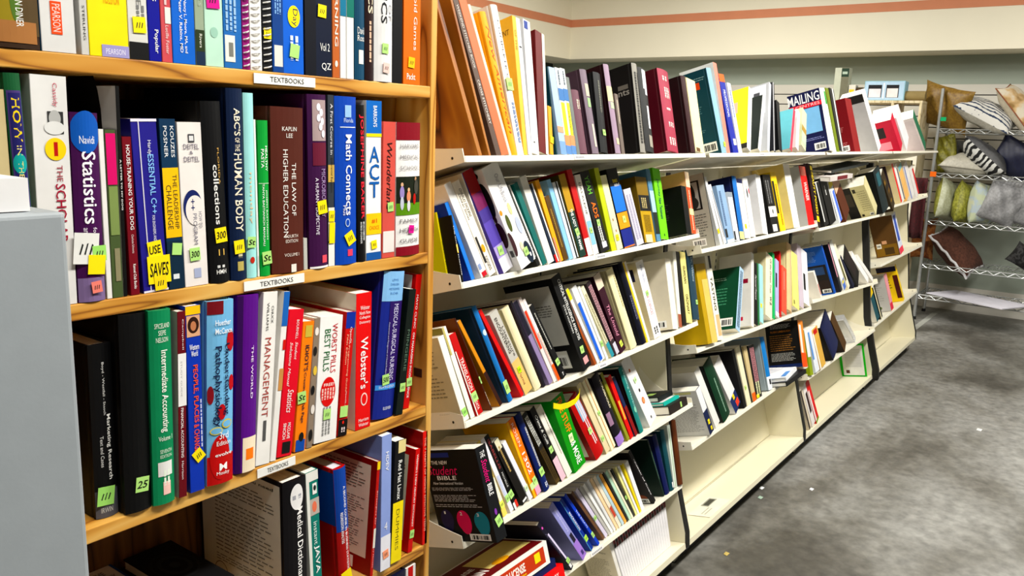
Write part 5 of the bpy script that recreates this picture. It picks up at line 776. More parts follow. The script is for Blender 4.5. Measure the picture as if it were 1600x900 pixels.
# ---- fourth tier
srow('S4a', [
 (777, 742, 702, 'large black bible with pink script and three numbered blots', '14161a', dict(d=.155, xr=793, yo=-.088, fc='121416', ft=[('THE NEW', 'f2f2f2', .55, .85, .845, .885, 'b'), ('Student', 'e02a6a', .4, .95, .73, .83, 'i'), ('BIBLE', 'f2f2f2', .45, .8, .675, .72, 'b'), ('New International Version', 'f2f2f2', .35, .9, .625, .655, 'i'), ('1', 'f2f2f2', .8, .83, .3, .33, 'b'), ('2', 'f2f2f2', .5, .54, .29, .325, 'b'), ('3', 'f2f2f2', .2, .24, .28, .315, 'b')], fl=[(.2, .95, .56, .6, 3, 'c8c8c8'), (.15, .95, .44, .52, 5, 'c8c8c8'), (.1, .95, .38, .42, 2, 'c8c8c8')], fb=[(.5, 1, .92, .97, '24348c')], fe=[(.8, .24, .018, .022, '2a2456'), (.8, .22, .016, .025, '2a2456'), (.5, .23, .019, .023, 'd81a5c'), (.48, .21, .017, .026, 'd81a5c'), (.18, .22, .02, .023, '1c7e90'), (.17, .2, .018, .026, '1c7e90')], bc=[(.08, .45, .02, .09)], tx=[('THE', 'f2f2f2', .88, .95, .3, .7), ('Student', 'd8267a', .62, .86, .25, .75, 'vi'), ('BIBLE', 'f2f2f2', .48, .6, .3, .7, 'vb')], el=[(.5, .3, .004, .007, '7a3a9a')], st=[(.2, G1, .55, 1.3, None, .3)])),
 (787, 744, 694, 'yellow-cream puzzle paperback with black title', 'f0d878', dict(d=.13, xr=797, sp=[(.1, .5, 'f0ecd8', .3, 1), (.5, .8, '2a2622', .4, .7)], st=[(.15, 'e0e878', .5, 1)])),
 (798, 751, 689, 'white spine with pale blue shading, left of black memoir,', 'e9e6ea', dict(d=.13, xr=804, sp=[(.15, .5, 'c4cce4', .2, .8)], st=[(.18, G1, .5, 1)])),
 (805, 757, 684, 'black memoir with dull red lettering', '100e0f', dict(d=.13, xr=816, tx=[('ISABELLIS', '8a3a3a', .55, .95, .25, .65, 'vb'), ('MICHELLE', 'd8d8d4', .3, .5, .3, .6)], sp=[(0, .09, 'e8e4e4', .0, .45), (.01, .1, 'd0423a', .5, 1)], st=[(.2, G1, .4, 1.1)])),
 (817, 770, 693, 'dark photo spine with white foot', '17130f', dict(d=.12, xr=827, sl=[(.5, .9, .3, .7, 1, 'a89060')], sp=[(.85, 1, 'd8d4b8', .2, .9), (.02, .05, 'e8e8e8', .2, .9)])),
 (828, 785, 694, 'plain white paperback left of the orange-yellow book', 'e4e4ea', dict(d=.13, xr=834, st=[(.2, 'd8ecc8', .5, .9)])),
 (835, 791, 662, 'orange and yellow paperback with white number', 'ee7a34', dict(d=.14, xr=847, fc='e8b430', sp=[(0, 1, 'f0b432', 0, .25), (.0, .12, 'e8a8c0', .4, 1), (.1, .18, 'c8e0a0')], tx=[('ROSEN', 'f8d8c8', .65, .95, .4, .7), ('1302', 'fcf4ec', .28, .56, .4, .8, 'vb')], st=[(.18, G1, .7, 1)])),
 (851, 805, 651, 'navy wildlife hardback with zebra stripes', '14276e', dict(d=.145, xr=869, hc=True, sp=[(.3, .82, 'e6e6ea', .5, .85)], sl=[(.3, .82, .5, .85, 4, '1a2030'), (.04, .1, .3, .8, 2, 'e0e4f0')], st=[(.24, G1, .5, 1.2)])),
 (870, 816, 650, 'black-white flecked spine with brown lower half', '54421f', dict(d=.14, xr=877, sp=[(.5, 1, '1c1c1c')], sl=[(.55, .95, .1, .9, 3, 'd8d8d0'), (.05, .5, .1, .9, 3, '2a2014')])),
 (878, 828, 642, 'black book with white calligraphic lettering and pink foot', '131112', dict(d=.14, xr=886, tx=[('Crime & Guilt', 'ecece6', .5, .9, .3, .7, 'vi')], sp=[(0, .3, 'e8bcc8')], st=[(.42, G1, .5, 1)])),
 (887, 838, 641, 'cream-white paperback left of the green free-stuff book', 'e8e4d8', dict(d=.14, xr=896, fc='d8d0b8', sl=[(.3, .9, .6, .8, 1, '9a9484')])),
 (899, 861, 628, 'thick green paperback with orange and white lettering', '178a28', dict(d=.145, xr=918, fc='1a9230', tx=[('FREE STUFF', 'f0843a', .5, .97, .35, .75, 'vb'), ('& MORE', 'f6f8f2', .06, .36, .35, .75, 'vb')], st=[(.42, 'd8f0b8', .5, 1.3)], fe=[(.3, .6, .01, .006, '0c5c18'), (.4, .4, .01, .006, '0c5c18')])),
 (932, 888, 629, 'glossy red hardback with white-printed back', 'b0141c', dict(d=.15, xr=947, hc=True, fc='d4d0c4', fb=[(0, .12, 0, 1, '9c1018'), (0, 1, 0, .06, '8a1018')], fl=[(.3, .9, .4, .9, 12, '8a8678')], bc=[(.2, .45, .07, .14)], sp=[(.6, .93, '9ab4cc', .3, .9)], sl=[(.2, .9, .4, .8, 2, 'f0d0d0')], st=[(.42, 'c8e89a', .5, 1.1)])),
 (948, 901, 604, 'cream spine right of glossy red hardback', 'd9cba6', dict(d=.15, xr=955, fc='b8aa84', st=[(.2, G1, .5, .9)])),
 (956, 910, 598, 'ivory spine with orange lines', 'efe6c4', dict(d=.145, xr=964, sp=[(0, 1, 'd88a3a', .5, .58)], st=[(.52, G1, .5, .8)])),
 (966, 924, 592, 'black and purple hardback with cream lettering', '17121f', dict(d=.15, xr=977, hc=True, tx=[('HOUSEHOLD', 'e8e0c0', .5, .9, .6, .85, 'vb')], sp=[(0, .14, '9a7ac0'), (.3, .48, '9a7a94', 0, .4)])),
 (981, 938, 586, 'olive green cover with barcode', '8a8a3a', dict(d=.14, xr=985, fc='9a9840', fb=[(0, 1, .9, 1, '1a1a1a'), (.2, .6, .72, .86, '66662a'), (.1, .5, .4, .6, '7a7a30')], bc=[(.1, .45, .03, .1)])),
 (986, 950, 590, 'bright red and yellow spine', 'd0301e', dict(d=.13, xr=992, sp=[(.3, .6, 'e8b05a', .2, .7)])),
 (993, 957, 592, 'dark blue and red thin spine', '1f2c58', dict(d=.13, xr=997, sp=[(.0, .5, '8a2020')])),
 (1000, 966, 577, 'teal marbled spine with dark maroon face', '2f7a74', dict(d=.15, xr=1013, hc=True, fc='2a0f12', tx=[('Healing Herbs', 'a8d0c8', .4, .95, .3, .7)], el=[(.5, .35, .006, .01, '8ac8b0')])),
 (1016, 971, 568, 'white spine with orange discs and small dark logo', 'eceae9', dict(d=.15, xr=1030, el=[(.4, .82, .004, .006, 'b85a2a'), (.45, .35, .008, .011, 'c8642a'), (.45, .35, .005, .008, 'e8a070'), (.5, .5, .004, .006, '2a2020'), (.5, .08, .003, .005, '5a5a5a')], st=[(.66, 'c8e8b0', .5, 1)])),
], 'on fourth tier, nearest metal unit', 'books on the fourth tier of the nearest metal unit', dmax=.14)
srow('S4b', [
 (1110, 1087, 611, 'navy and yellow spine with white printed page face', '12204e', dict(d=.14, xr=1117, yo=-.012, fc='d6d6d4', fl=[(.1, .9, .1, .72, 20, '8a8a88')], ft=[('Qang Hui', '1a1a1a', .4, .95, .82, .87, 'b')], fb=[(.15, .9, .93, .98, 'c8c890')], st=[(.25, Y1, .5, 1), (.1, Y1, .6, .8)], sp=[(.5, 1, 'dfe0e2')])),
 (1119, 1085, 582, 'plain white spine left of dark green binder', 'e2e0da', dict(d=.14, xr=1127)),
 (1131, 1099, 573, 'dark green ring binder with silver lettering', '0d3a22', dict(d=.15, xr=1145, hc=True, fc='101a14', sl=[(.1, .7, .4, .6, 1, '7a9a84')], name='ring_binder')),
 (1150, 1116, 574, 'white paperback with navy foot and yellow sticker', 'e4e2e0', dict(d=.14, xr=1162, sp=[(0, .28, '182a66'), (.03, .14, 'e04a3a', .5, .9)], st=[(.24, 'f4dc1a', .5, 1.1)])),
 (1163, 1143, 548, 'tall plain black folder', '0c0c0c', dict(d=.15, xr=1167, name='document_folder')),
 (1168, 1149, 544, 'cream spine with green tab, right of tall black folder', 'e6dec0', dict(d=.14, xr=1176, sp=[(0, 1, '1a1a18', .75, 1)], st=[(.3, 'c8e88a', .3, 1)])),
 (1177, 1161, 542, 'tan spine with orange foot', 'c6b48a', dict(d=.14, xr=1182, sp=[(0, .15, 'd8662a')])),
 (1183, 1169, 541, 'black, pink and white speckled spine', '2c2628', dict(d=.14, xr=1191, sl=[(.3, .95, .1, .9, 3, 'c88a90'), (.05, .3, .1, .9, 2, 'd8dcb0')], sp=[(0, .07, 'f0e030', 0, .5)])),
 (1201, 1187, 528, 'grey-blue wide book with blue spine', '2a72b4', dict(d=.155, xr=1207, fc='9fabb0', hc=True, sp=[(0, .25, 'e4e8ea'), (.1, .2, '2a2a30', .3, .7)])),
 (1255, 1246, 500, 'black back cover covered in orange and white print', 'e08a4a', dict(d=.15, xr=1262, yo=-.02, fc='141210', ft=[('RUSH LIMBAUGH', 'b06a24', .25, .85, .77, .81, 'b')], fl=[(.2, .85, .86, .96, 4, 'a8a8a0'), (.15, .9, .38, .74, 8, '9a6a34'), (.15, .9, .16, .34, 7, 'c4c4bc')], fb=[(0, 1, 0, .08, '1a2c64')], sp=[(.3, .9, 'efe4dc', .1, .5), (.0, .3, 'e85a1c')])),
], 'on fourth tier, second metal unit', 'books on the fourth tier of the second metal unit')
srow('S4c', [
 (1267, 1256, 516, 'olive and white spine at left end', '8a9a2a', dict(d=.13, xr=1274, yo=-.01, sp=[(.4, 1, 'e4e6e8')])),
 (1275, 1261, 517, 'blue-white spine right of the olive one', 'dfe4ec', dict(d=.13, xr=1281, yo=-.01, sp=[(.3, .95, '5a8ac8', 0, .35)])),
 (1282, 1268, 517, 'tan spine with red heart at its head', 'd2a85c', dict(d=.13, xr=1291, yo=-.01, sp=[(.85, .97, 'b82024', .2, .8), (0, .9, 'eceae0', 0, .2)])),
 (1302, 1282, 513, 'dark navy hardback with black photo face', '121a44', dict(d=.14, xr=1317, yo=-.012, hc=True, fc='17120f', sp=[(0, .95, '182052', .1, .9)])),
 (1320, 1298, 501, 'dark brown picture frame-like book', '54381a', dict(d=.145, xr=1327, yo=-.012, fc='2a1a0e')),
], 'on fourth tier, third metal unit', 'books on the fourth tier of the third metal unit')

# ---- fifth tier of the nearest unit
F5 = 'on fifth tier, nearest metal unit'
srow('S5a', [
 (893, 840, 822, 'dark navy romance paperback leaning steeply with lilac panel', '17142a', dict(d=.14, w=.014, yo=-.012, sp=[(.2, .75, 'd8d0ea', .55, .95), (.03, .1, 'e8e8e8', .2, .8)], tx=[("J'S CHOICE", '6a6480', .35, .8, .15, .45, 'vb')], el=[(.5, .9, .003, .004, 'd05ab0')], st=[(.16, G1, .7, .9)])),
 (911, 858, 795, 'lavender computing book with dark emblem', '8f90c8', dict(d=.15, w=.024, yo=-.008, sp=[(0, .3, '9a78c8'), (.3, .45, '2a2438', .3, .8), (.05, .12, '4a3a7a', .4, .8)], tx=[('Data Dictionary', 'd8d8f0', .5, .9, .35, .65)])),
 (924, 875, 784, 'royal blue manual with white lettering, left of its twin', '16359a', dict(d=.145, w=.014, tx=[('MACROECON', 'f2f4fa', .4, .75, .25, .7, 'vb')], sp=[(0, 1, '5a9ac8', 0, .15)], st=[(.22, 'b8e86a', .6, 1.1)])),
 (935, 882, 776, 'royal blue manual nearest the brown-edged magazines', '1440c4', dict(d=.145, w=.011, tx=[('THE ESSAYS', 'd8e4fa', .35, .7, .25, .7)], st=[(.2, G1, .5, 1.1)])),
], F5, 'books on the fifth tier of the nearest metal unit')
mg = [('brown-edged magazine', '6a4a34'), ('lilac-white magazine with green sticker', 'd0c8dc'), ('grey magazine', 'b4b2ac'), ('bright white magazine', 'f0eeea'), ('silvery white magazine', 'dcdcdc'), ('peach-striped magazine', 'efd0a8'),
      ('cream magazine with red figures', 'e8dcc8'), ('pale blue magazine', 'b8ccd4'), ('orange-lined magazine', 'e0a458'), ('black-edged magazine', '2a2826'), ('mint green magazine', 'b8d8c0'), ('ivory magazine', 'ece6cc'), ('dark magazine with pale sticker', '3a3a34'), ('pale yellow magazine', 'f0e8a0'), ('white magazine with grey title', 'e8e8ea'), ('golden yellow magazine', 'e8d050'), ('plain white magazine at the right end', 'f2f2f0')]
xs = [943, 947, 952, 956, 960, 964, 968, 973, 977, 981, 984, 988, 991, 994, 997, 1000, 1003]
tops = [(893, 772), (899, 768), (905, 764), (911, 760), (917, 753), (922, 751), (927, 748), (932, 746), (937, 744), (942, 741), (946, 739), (950, 736), (955, 735), (961, 732), (966, 730), (972, 727), (977, 724)]
srow('S5a', [(x, a, b, n, c, dict(d=.14, xr=(xs + [1008])[i + 1] - .6, st=[(.4, G1, .5, .8)] if i in (1, 12) else [], sp=[(.2, .4, 'b84a3a', .1, .9)] if i == 6 else [])) for i, (x, (a, b), (n, c)) in enumerate(zip(xs, tops, mg))],
     F5, 'thin magazines on the fifth tier', yo=.012, base_name='magazine')
srow('S5a', [
 (1022, 982, 708, 'black novel leaning far over, white lettering on spine', '141012', dict(d=.11, w=.016, yo=.004, fc='1c1414', fe=[(.3, .12, .02, .012, '7a3a20')], bc=[(.1, .6, .02, .1)], tx=[('Queen of Cups', 'f0eeee', .15, .85, .3, .65, 'vb')], xr=1037)),
 (1037, 1011, 688, 'dark green cloth hardback', '0f2a20', dict(d=.14, xr=1039, yo=.004, sl=[(.3, .9, .3, .6, 1, '6a8a78')])),
 (1040, 1019, 682, 'deep navy hardback left of teal hardback', '141e5c', dict(d=.14, xr=1046, yo=.004, hc=True)),
 (1047, 1031, 674, 'dark teal hardback with white shelf label', '1c4a54', dict(d=.14, xr=1053, yo=.004, hc=True, sp=[(.04, .13, 'e4e6e4', .45, .95)])),
 (1054, 1042, 665, 'white and pale green spine beside the brown leather one', 'dfe8dc', dict(d=.14, xr=1059, yo=.002, sp=[(0, .95, 'a8c0a0', .4, .6)])),
 (1061, 1049, 657, 'brown leather-bound volume at the right end', '5f3018', dict(d=.14, xr=1067, yo=-.004, hc=True)),
], F5, 'books on the fifth tier of the nearest metal unit')
# ---- base decks
srow('base', [
 (972, 950, 845, 'white page-like back cover with black text, left of romances,', 'e9e6e0', dict(d=.11, xr=976, yo=.035, fc='d6d0c4', fl=[(.2, .9, .2, .6, 12, '8a867e')], ft=[('Proving the Widow', '5a564e', .2, .8, .68, .73)])),
], 'on base of nearest unit', 'books on the base deck of the nearest unit')
n = 22
srow('base', [(977.5 + i * 3.22, 957 + i * 3.72, 846 - i * 3.05, 'white romance paperback with dark red and black top', 'e9e7ea', dict(d=.105, yo=.035, xr=977.5 + (i + 1) * 3.22, sp=[(.83, 1, '6e1220'), (.93, 1, '1a0c10', 0, 1)] if i % 2 else [(.83, 1, '1e0c12'), (.91, 1, '7a1626')] , where='in the row on the bottom deck', group='white romance paperbacks on the bottom deck')) for i in range(n)],
     '', 'white romance paperbacks on the bottom deck')
srow('base', [
 (1265, 1250, 612, 'cream magazine with black edge, leftmost of the leaning three', 'd8ccb8', dict(d=.14, xr=1269, yo=.006, sp=[(0, 1, '2a1a18', .0, .4)])),
 (1270, 1254, 606, 'white magazine with red picture, middle of the leaning three', 'e8e2de', dict(d=.14, xr=1275, yo=.006, sp=[(.3, .8, '3a1a1a', .3, .8)])),
 (1276, 1259, 600, 'red and white magazine with green foot', 'd02a26', dict(d=.14, xr=1281, yo=.006, sp=[(0, .8, 'efe4e0', 0, .35), (0, .06, '7a9a3a')])),
], 'on base of third unit', 'magazines on the base deck of the third unit', base_name='magazine')
# ------------------------------------------------------------------ things lying about
def flat_book(px, py, z, sx, sy, th, yaw, cover, desc, group=None, name='lying_book', sp=None, top=None, tilt=0, pg='f0ece0', spine='y', P=None, sh=None):
    """a closed book lying on its side; local x = length, y = width, spine on the -y side"""
    p = P if P is not None else at(px, py, 2, z)
    rot = (0, tilt, yaw)
    if sh:      # lies on a tilted metal shelf: P is (X, depth, height) in the shelf's own frame
        al = AB if sh == 'base' else AL; zf, yf = SH[sh]; y_, z_ = FR(yf, zf(P[0]), P[1], P[2], al); p = V3((P[0], y_, z_)); z = z_
        rot = (Matrix.Rotation(-al, 3, 'X') @ Matrix.Rotation(yaw, 3, 'Z') @ Matrix.Rotation(tilt, 3, 'Y')).to_euler()
    r = empty(name, (p.x, p.y, z), desc, 'book' if 'book' in name else 'paper' if 'paper' in name else 'magazine', group, rot)
    mb = MB(); cm = mat(cover); c = min(.0022, th * .2)
    prof = [(0, 0), (sy, 0), (sy, c), (c * 1.5, c), (c * 1.5, th - c), (sy, th - c), (sy, th), (0, th)]
    mb.prism(prof, 0, sx, cm, 0)
    sy_ = -.0002
    for q in sp or []:
        sy_ -= .0002
        if q[0] == 't':
            V, F = glyphs(q[1], .0, .03); mb.mesh([(sx * (q[3] + (q[4] - q[3]) * a), sy_, th * (q[5] + (q[6] - q[5]) * g)) for a, g in V], F, mat(q[2]))
        else: mb.poly([(sx * q[0], sy_, th * q[2]), (sx * q[1], sy_, th * q[2]), (sx * q[1], sy_, th * q[3]), (sx * q[0], sy_, th * q[3])], mat(q[4]))
    tz = .0003
    for q in top or []:
        tz += .0002
        if q[0] == 't':
            V, F = glyphs(q[1], .0, .03); mb.mesh([(sx * (q[3] + (q[4] - q[3]) * a), sy * (q[5] + (q[6] - q[5]) * g), th + tz) for a, g in V], F, mat(q[2]))
        elif q[0] == 'e': mb.poly([(sx * q[1] + q[3] * math.cos(k * .3142), sy * q[2] + q[4] * math.sin(k * .3142), th + tz) for k in range(20)], mat(q[5]))
        else: mb.poly([(sx * q[0], sy * q[2], th + tz), (sx * q[1], sy * q[2], th + tz), (sx * q[1], sy * q[3], th + tz), (sx * q[0], sy * q[3], th + tz)], mat(q[4]))
    mb.build('cover', r)
    b = MB(); b.box((.002, c * 1.6, c), (sx - .002, sy - .002, th - c), pagemat(pg)); b.build('page_block', r)
    return r
V3 = Vector
# bottom left of the wooden bookcase: a lying black book with an embossed medallion, on a brown book
zb = WZ[3] + .0002
flat_book(0, 0, zb, .097, .2, .075, 0, '3a2012', 'thick brown book lying under the embossed black book on the fourth wooden shelf', P=V3((-.6, .05, zb)))
flat_book(0, 0, zb + .0752, .088, .185, .02, .0, '1d1e20', 'black lying book embossed with a round medallion on the fourth wooden shelf', P=V3((-.586, .055, zb + .0752)),
          top=[('e', .5, .55, .036, .05, '2e3032'), ('e', .5, .55, .032, .045, '1b1c1e'), ('e', .5, .55, .025, .036, '34373a'), ('e', .5, .55, .019, .027, '1b1c1e'), ('e', .5, .55, .008, .011, '3a3d40')])
flat_book(0, 0, zb, .15, .2, .09, 0, 'e4e4e8', 'thick white lying book with blue edge left of the brown and black lying books', P=V3((-.753, .05, zb)), top=[(.97, 1, 0, 1, '2a4a9a'), ('t', 'THE', '8a8a90', .72, .85, .86, .93), ('t', 'STORY', '8a8a90', .72, .92, .76, .83), ('e', .8, .5, .014, .02, '1a1a1a'), ('e', .88, .4, .012, .02, '1a1a1a')])
# big boxed book and directories lying at the left end of the fifth metal tier
zf5 = SH['S5a'][0]; z5 = zf5(.2) + .0003
flat_book(0, 0, z5, .31, .15, .034, 0, 'e02822', 'red directory lying at the bottom of the stack at left on the fifth metal tier', sp=[('t', 'MEMBER DIRECTORY', 'f4d8d4', .45, .92, .3, .6)], P=(.13, -.015, .0003), sh='S5a', pg='dcd8d8')
flat_book(0, 0, z5 + .0343, .3, .14, .022, 0, '12225e', 'navy blue lying book between the red directory and the white-framed manual', P=(.12, -.008, .0346), sh='S5a')
flat_book(0, 0, z5 + .0566, .34, .15, .058, 0, 'efece6', 'thick white-framed manual lying on top with a dark red spine panel', P=(.05, -.015, .0569), sh='S5a',
          sp=[(.03, .95, .15, .85, 'b8402c'), ('t', 'YOUR CAPTAINS LICENSE', 'f4ece4', .1, .7, .35, .72), ('t', 'Third Edition', 'f0c83a', .5, .7, .2, .3), (.82, .89, .35, .75, 'f4dc1a')],
          top=[(.02, .98, .04, .96, '6c1016'), (.45, .95, .25, .85, 'e8d48a'), ('t', 'CAPTAIN', 'f0e8e4', .08, .42, .2, .4), ('t', 'LICENSE', 'f0e8e4', .08, .42, .5, .62), ('e', .6, .3, .03, .015, 'e0a020', .0004)])
# stack lying at the right end of the fourth metal tier
z4 = SH['S4a'][0]; zz = z4(1.05) + .0003
flat_book(0, 0, zz, .13, .13, .028, 0, '2a201c', 'dark brown book lying at the right end of the fourth tier, green sticker on spine', P=(1.03, .004, .0003), sh='S4a', sp=[(.6, .68, .2, .8, 'a8cc7a')])
flat_book(0, 0, zz + .0285, .11, .1, .009, .0, '3aa89a', 'thin teal and white booklet on the dark brown lying book', P=(1.035, .022, .0286), sh='S4a', top=[(.1, .9, .1, .9, 'e4e2e0'), (.3, .6, .3, .6, 'c8a04a')])
flat_book(0, 0, zz + .038, .1, .09, .016, .0, '15181a', 'black planner on top of the small lying stack, fourth tier', P=(1.05, .045, .0388), sh='S4a', top=[(.3, .6, .4, .7, '9ab46a')])
# paper heap in the second unit, fourth tier
z4b = SH['S4b'][0]; a = at(1210, 612, 1, -.02); zz = z4b(a.x) + .0003; xx = xcol(1211, -.02, zz)
flat_book(0, 0, zz, .26, .13, .018, 0, '141416', 'black folder lying under the heap of white papers', P=(xx, -.05, .0003), sh='S4b', name='lying_book')
flat_book(0, 0, zz + .0183, .22, .13, .016, .12, 'e6e8ea', 'white booklet with blue stripe in the paper heap on the fourth tier', P=(xx + .02, -.045, .0186), sh='S4b', top=[(.1, .6, .05, .2, '5a8ac8')])
flat_book(0, 0, zz + .0386, .2, .14, .004, -.28, 'eeeef0', 'topmost white printed paper of the heap on the fourth tier', P=(xx + .01, .03, .0358), sh='S4b', name='paper_booklet', top=[(.1, .9, .3 + i * .12, .34 + i * .12, 'b8b8c4') for i in range(5)])
# second unit base: flyer
p = at(1087, 777, 2, -1.0718)
flat_book(0, 0, -1.0718, .19, .085, .0012, .0, 'eae6d4', 'cream flyer with a grey picture lying on the bare base deck', P=(1.42, .012, .0003), sh='base', name='paper_flyer', top=[(.5, .95, .55, .92, '9a9a8c'), (.55, .9, .6, .85, '4a4a42'), (.1, .45, .3, .35, 'b4b0a0'), (.1, .45, .45, .5, 'b4b0a0')])
# third unit base: green folder standing with a white printed sheet
xx = xcol(1355, -.02, -1.07)
g = empty('green_folder', (3.735, -.005, -1.0775), 'bright green folder with white printed sheet standing at the end of base deck', 'folder', None, (Matrix.Rotation(-AB, 3, 'X') @ Matrix.Rotation(-.12, 3, 'Y')).to_euler())
mb = MB(); mb.box((0, -.012, 0), (.006, .13, .2), mat('27b02c')); mb.build('folder_cover', g)
mb = MB(); mb.box((-.002, -.002, .008), (-.0004, .115, .19), mat('e6e6e4'))
for i in range(12): mb.poly([(-.0024, .01, .06 + i * .0095), (-.0024, .01, .064 + i * .0095), (-.0024, .1, .064 + i * .0095), (-.0024, .1, .06 + i * .0095)], mat('c0c0c0'))
mb.poly([(-.0024, .08, .02), (-.0024, .08, .04), (-.0024, .1, .04), (-.0024, .1, .02)], mat('5a3a2a')); mb.build('printed_sheet', g)
# third unit, fourth tier: clear plastic case leaning on the frame
def glassy(name, c, tr):
    m, nt, b = nodes(name); b.inputs['Base Color'].default_value = lin(c); b.inputs['Roughness'].default_value = .12; b.inputs['Alpha'].default_value = tr; b.inputs['Specular IOR Level'].default_value = .8; return m
z4c = SH['S4c'][0]
p = at(1340, 532, 1, -.015); zz = z4c(3.45)
cx = xcol(1338, -.02, zz)
c = empty('clear_plastic_case', (cx, -.015, zz + .0004), 'clear plastic case leaning over beside the brown framed book, third unit', 'case', None, (Matrix.Rotation(-AL, 3, 'X') @ Matrix.Rotation(-.75, 3, 'Y')).to_euler())
mb = MB(); gm = glassy('clear_plastic', 'c8ccd4', .42)
mb.box((0, 0, 0), (.035, .13, .2), gm); mb.build('case_shell', c)
mb = MB(); fm = mat('d8dae0', .2)
mb.tube([(-.001, .001, .001), (-.001, .129, .001), (-.001, .129, .199), (-.001, .001, .199)], .0016, fm, 6, True); mb.tube([(-.001, .03, .03), (-.001, .1, .15)], .0014, fm, 6); mb.build('case_rim', c)
# lying things on top of third unit, second tier
def bar_between(a, b, y, wd, th, cov, lab, sp=None):
    p, q = at(a[0], a[1], 1, y), at(b[0], b[1], 1, y); L_ = (q - p).length
    flat_book(0, 0, p.z, L_, wd, th, 0, cov, lab, P=p, tilt=-math.atan2(q.z - p.z, q.x - p.x), sp=sp)
bar_between((1300, 271), (1357, 257), .045, .11, .014, '3c403e', 'grey-black slim book lying across the tops on second tier, third unit')
bar_between((1297, 284), (1332, 278), .02, .1, .022, 'd8d0cc', 'white and dark red small book lying across the tops, second tier', [(.3, .75, .1, .9, '7a2a30')])
# yellow strap over green and red books, navy book lying under white binders
zz = SH['S1'][0](.3) + .0003
# ------------------------------------------------------------------ white book lying on the grey unit
gz = gx.z
flat_book(0, 0, gz, .16, .075, .03, 0, 'e9e8e8', 'white book lying on top of the grey shelf unit at far left', P=V3((gx.x - .185, -.235, gz)), sp=[(.0, .83, .0, 1, 'd8d6d6'), (.6, .78, .05, .95, '8a1a2c')])
flat_book(0, 0, gz, .05, .09, .006, 0, 'b6b8ba', 'grey booklet lying on the grey unit beside the white book', P=V3((gx.x - .06, -.19, gz)), name='paper_booklet')

# ------------------------------------------------------------------ wire rack with pillows
RX, RY = 6.2, .18; RD, RL = .42, 1.25
WR = empty('wire_rack', (RX + RD/2, RY - RL/2, FZ), 'chrome wire rack holding cushions against the back wall', 'rack')
off = WR.location
def rp(mb, name, lab=None):
    mb.v = [(a - off.x, b - off.y, c - off.z) for a, b, c in mb.v]; o = mb.build(name, WR, smooth=False)
    if lab: o['label'] = lab
    return o
for xx in (RX, RX + RD):
    for yy in (RY, RY - RL):
        mb = MB(); mb.tube([(xx, yy, FZ + .02), (xx, yy, .7 if xx == RX else .72)], .013, M_chrome, 10); mb.tube([(xx, yy, FZ), (xx, yy, FZ + .025)], .016, M_black, 8)
        rp(mb, 'post')
RZ = [.385, .035, -.347, -.707, -.965]
for z in RZ:
    mb = MB()
    def truss(A, B, n):
        A, B = V3(A), V3(B); mb.tube([A, B], .004, M_chrome, 6); mb.tube([A - V3((0, 0, .03)), B - V3((0, 0, .03))], .004, M_chrome, 6)
        mb.tube([A + (B - A) * (i / n) - V3((0, 0, .03 if i % 2 else 0)) for i in range(n + 1)], .0045, M_chrome, 6)
    truss((RX, RY, z), (RX, RY - RL, z), 26); truss((RX + RD, RY, z), (RX + RD, RY - RL, z), 26)
    truss((RX, RY, z), (RX + RD, RY, z), 10); truss((RX, RY - RL, z), (RX + RD, RY - RL, z), 10)
    for i in range(1, 50):
        y = RY - RL * i / 50; mb.tube([(RX, y, z), (RX + RD, y, z)], .0022, M_chrome, 4)
    rp(mb, 'wire_shelf')
def fabric(name, kind, a, b, c=None, sx=20):
    m, nt, bs = nodes(name); L = nt.links; tc = nt.nodes.new('ShaderNodeTexCoord')
    if kind == 'stripe':
        w_ = nt.nodes.new('ShaderNodeTexWave'); w_.bands_direction = 'Z'; w_.inputs['Scale'].default_value = sx; w_.inputs['Distortion'].default_value = .6
        v = nt.nodes.new('ShaderNodeTexVoronoi'); v.inputs['Scale'].default_value = 34; v.feature = 'F1'; v.distance = 'MANHATTAN'
        L.new(tc.outputs['Object'], w_.inputs['Vector']); L.new(tc.outputs['Object'], v.inputs['Vector'])
        ad = nt.nodes.new('ShaderNodeMath'); ad.operation = 'MULTIPLY'; L.new(w_.outputs['Fac'], ad.inputs[0]); L.new(v.outputs['Distance'], ad.inputs[1])
        r = ramp(nt, [(.12, a), (.2, b)]); r.color_ramp.interpolation = 'LINEAR'; L.new(ad.outputs[0], r.inputs[0])
    elif kind == 'blot':
        n = nt.nodes.new('ShaderNodeTexNoise'); n.inputs['Scale'].default_value = sx; n.inputs['Detail'].default_value = 3; L.new(tc.outputs['Object'], n.inputs['Vector'])
        r = ramp(nt, [(.42, a), (.5, b), (.6, c or a)]); L.new(n.outputs['Fac'], r.inputs[0])
    elif kind == 'zebra':
        w_ = nt.nodes.new('ShaderNodeTexWave'); w_.inputs['Scale'].default_value = sx; w_.inputs['Distortion'].default_value = 7; w_.inputs['Detail Scale'].default_value = 1.2; L.new(tc.outputs['Object'], w_.inputs['Vector'])
        r = ramp(nt, [(.48, a), (.52, b)]); L.new(w_.outputs['Fac'], r.inputs[0])
    else:
        n = nt.nodes.new('ShaderNodeTexNoise'); n.inputs['Scale'].default_value = 60; n.inputs['Detail'].default_value = 3; L.new(tc.outputs['Object'], n.inputs['Vector'])
        r = ramp(nt, [(.3, a), (.7, b)]); L.new(n.outputs['Fac'], r.inputs[0])
    L.new(r.outputs[0], bs.inputs['Base Color']); bs.inputs['Roughness'].default_value = .5 if kind == 'satin' else .95
    return m
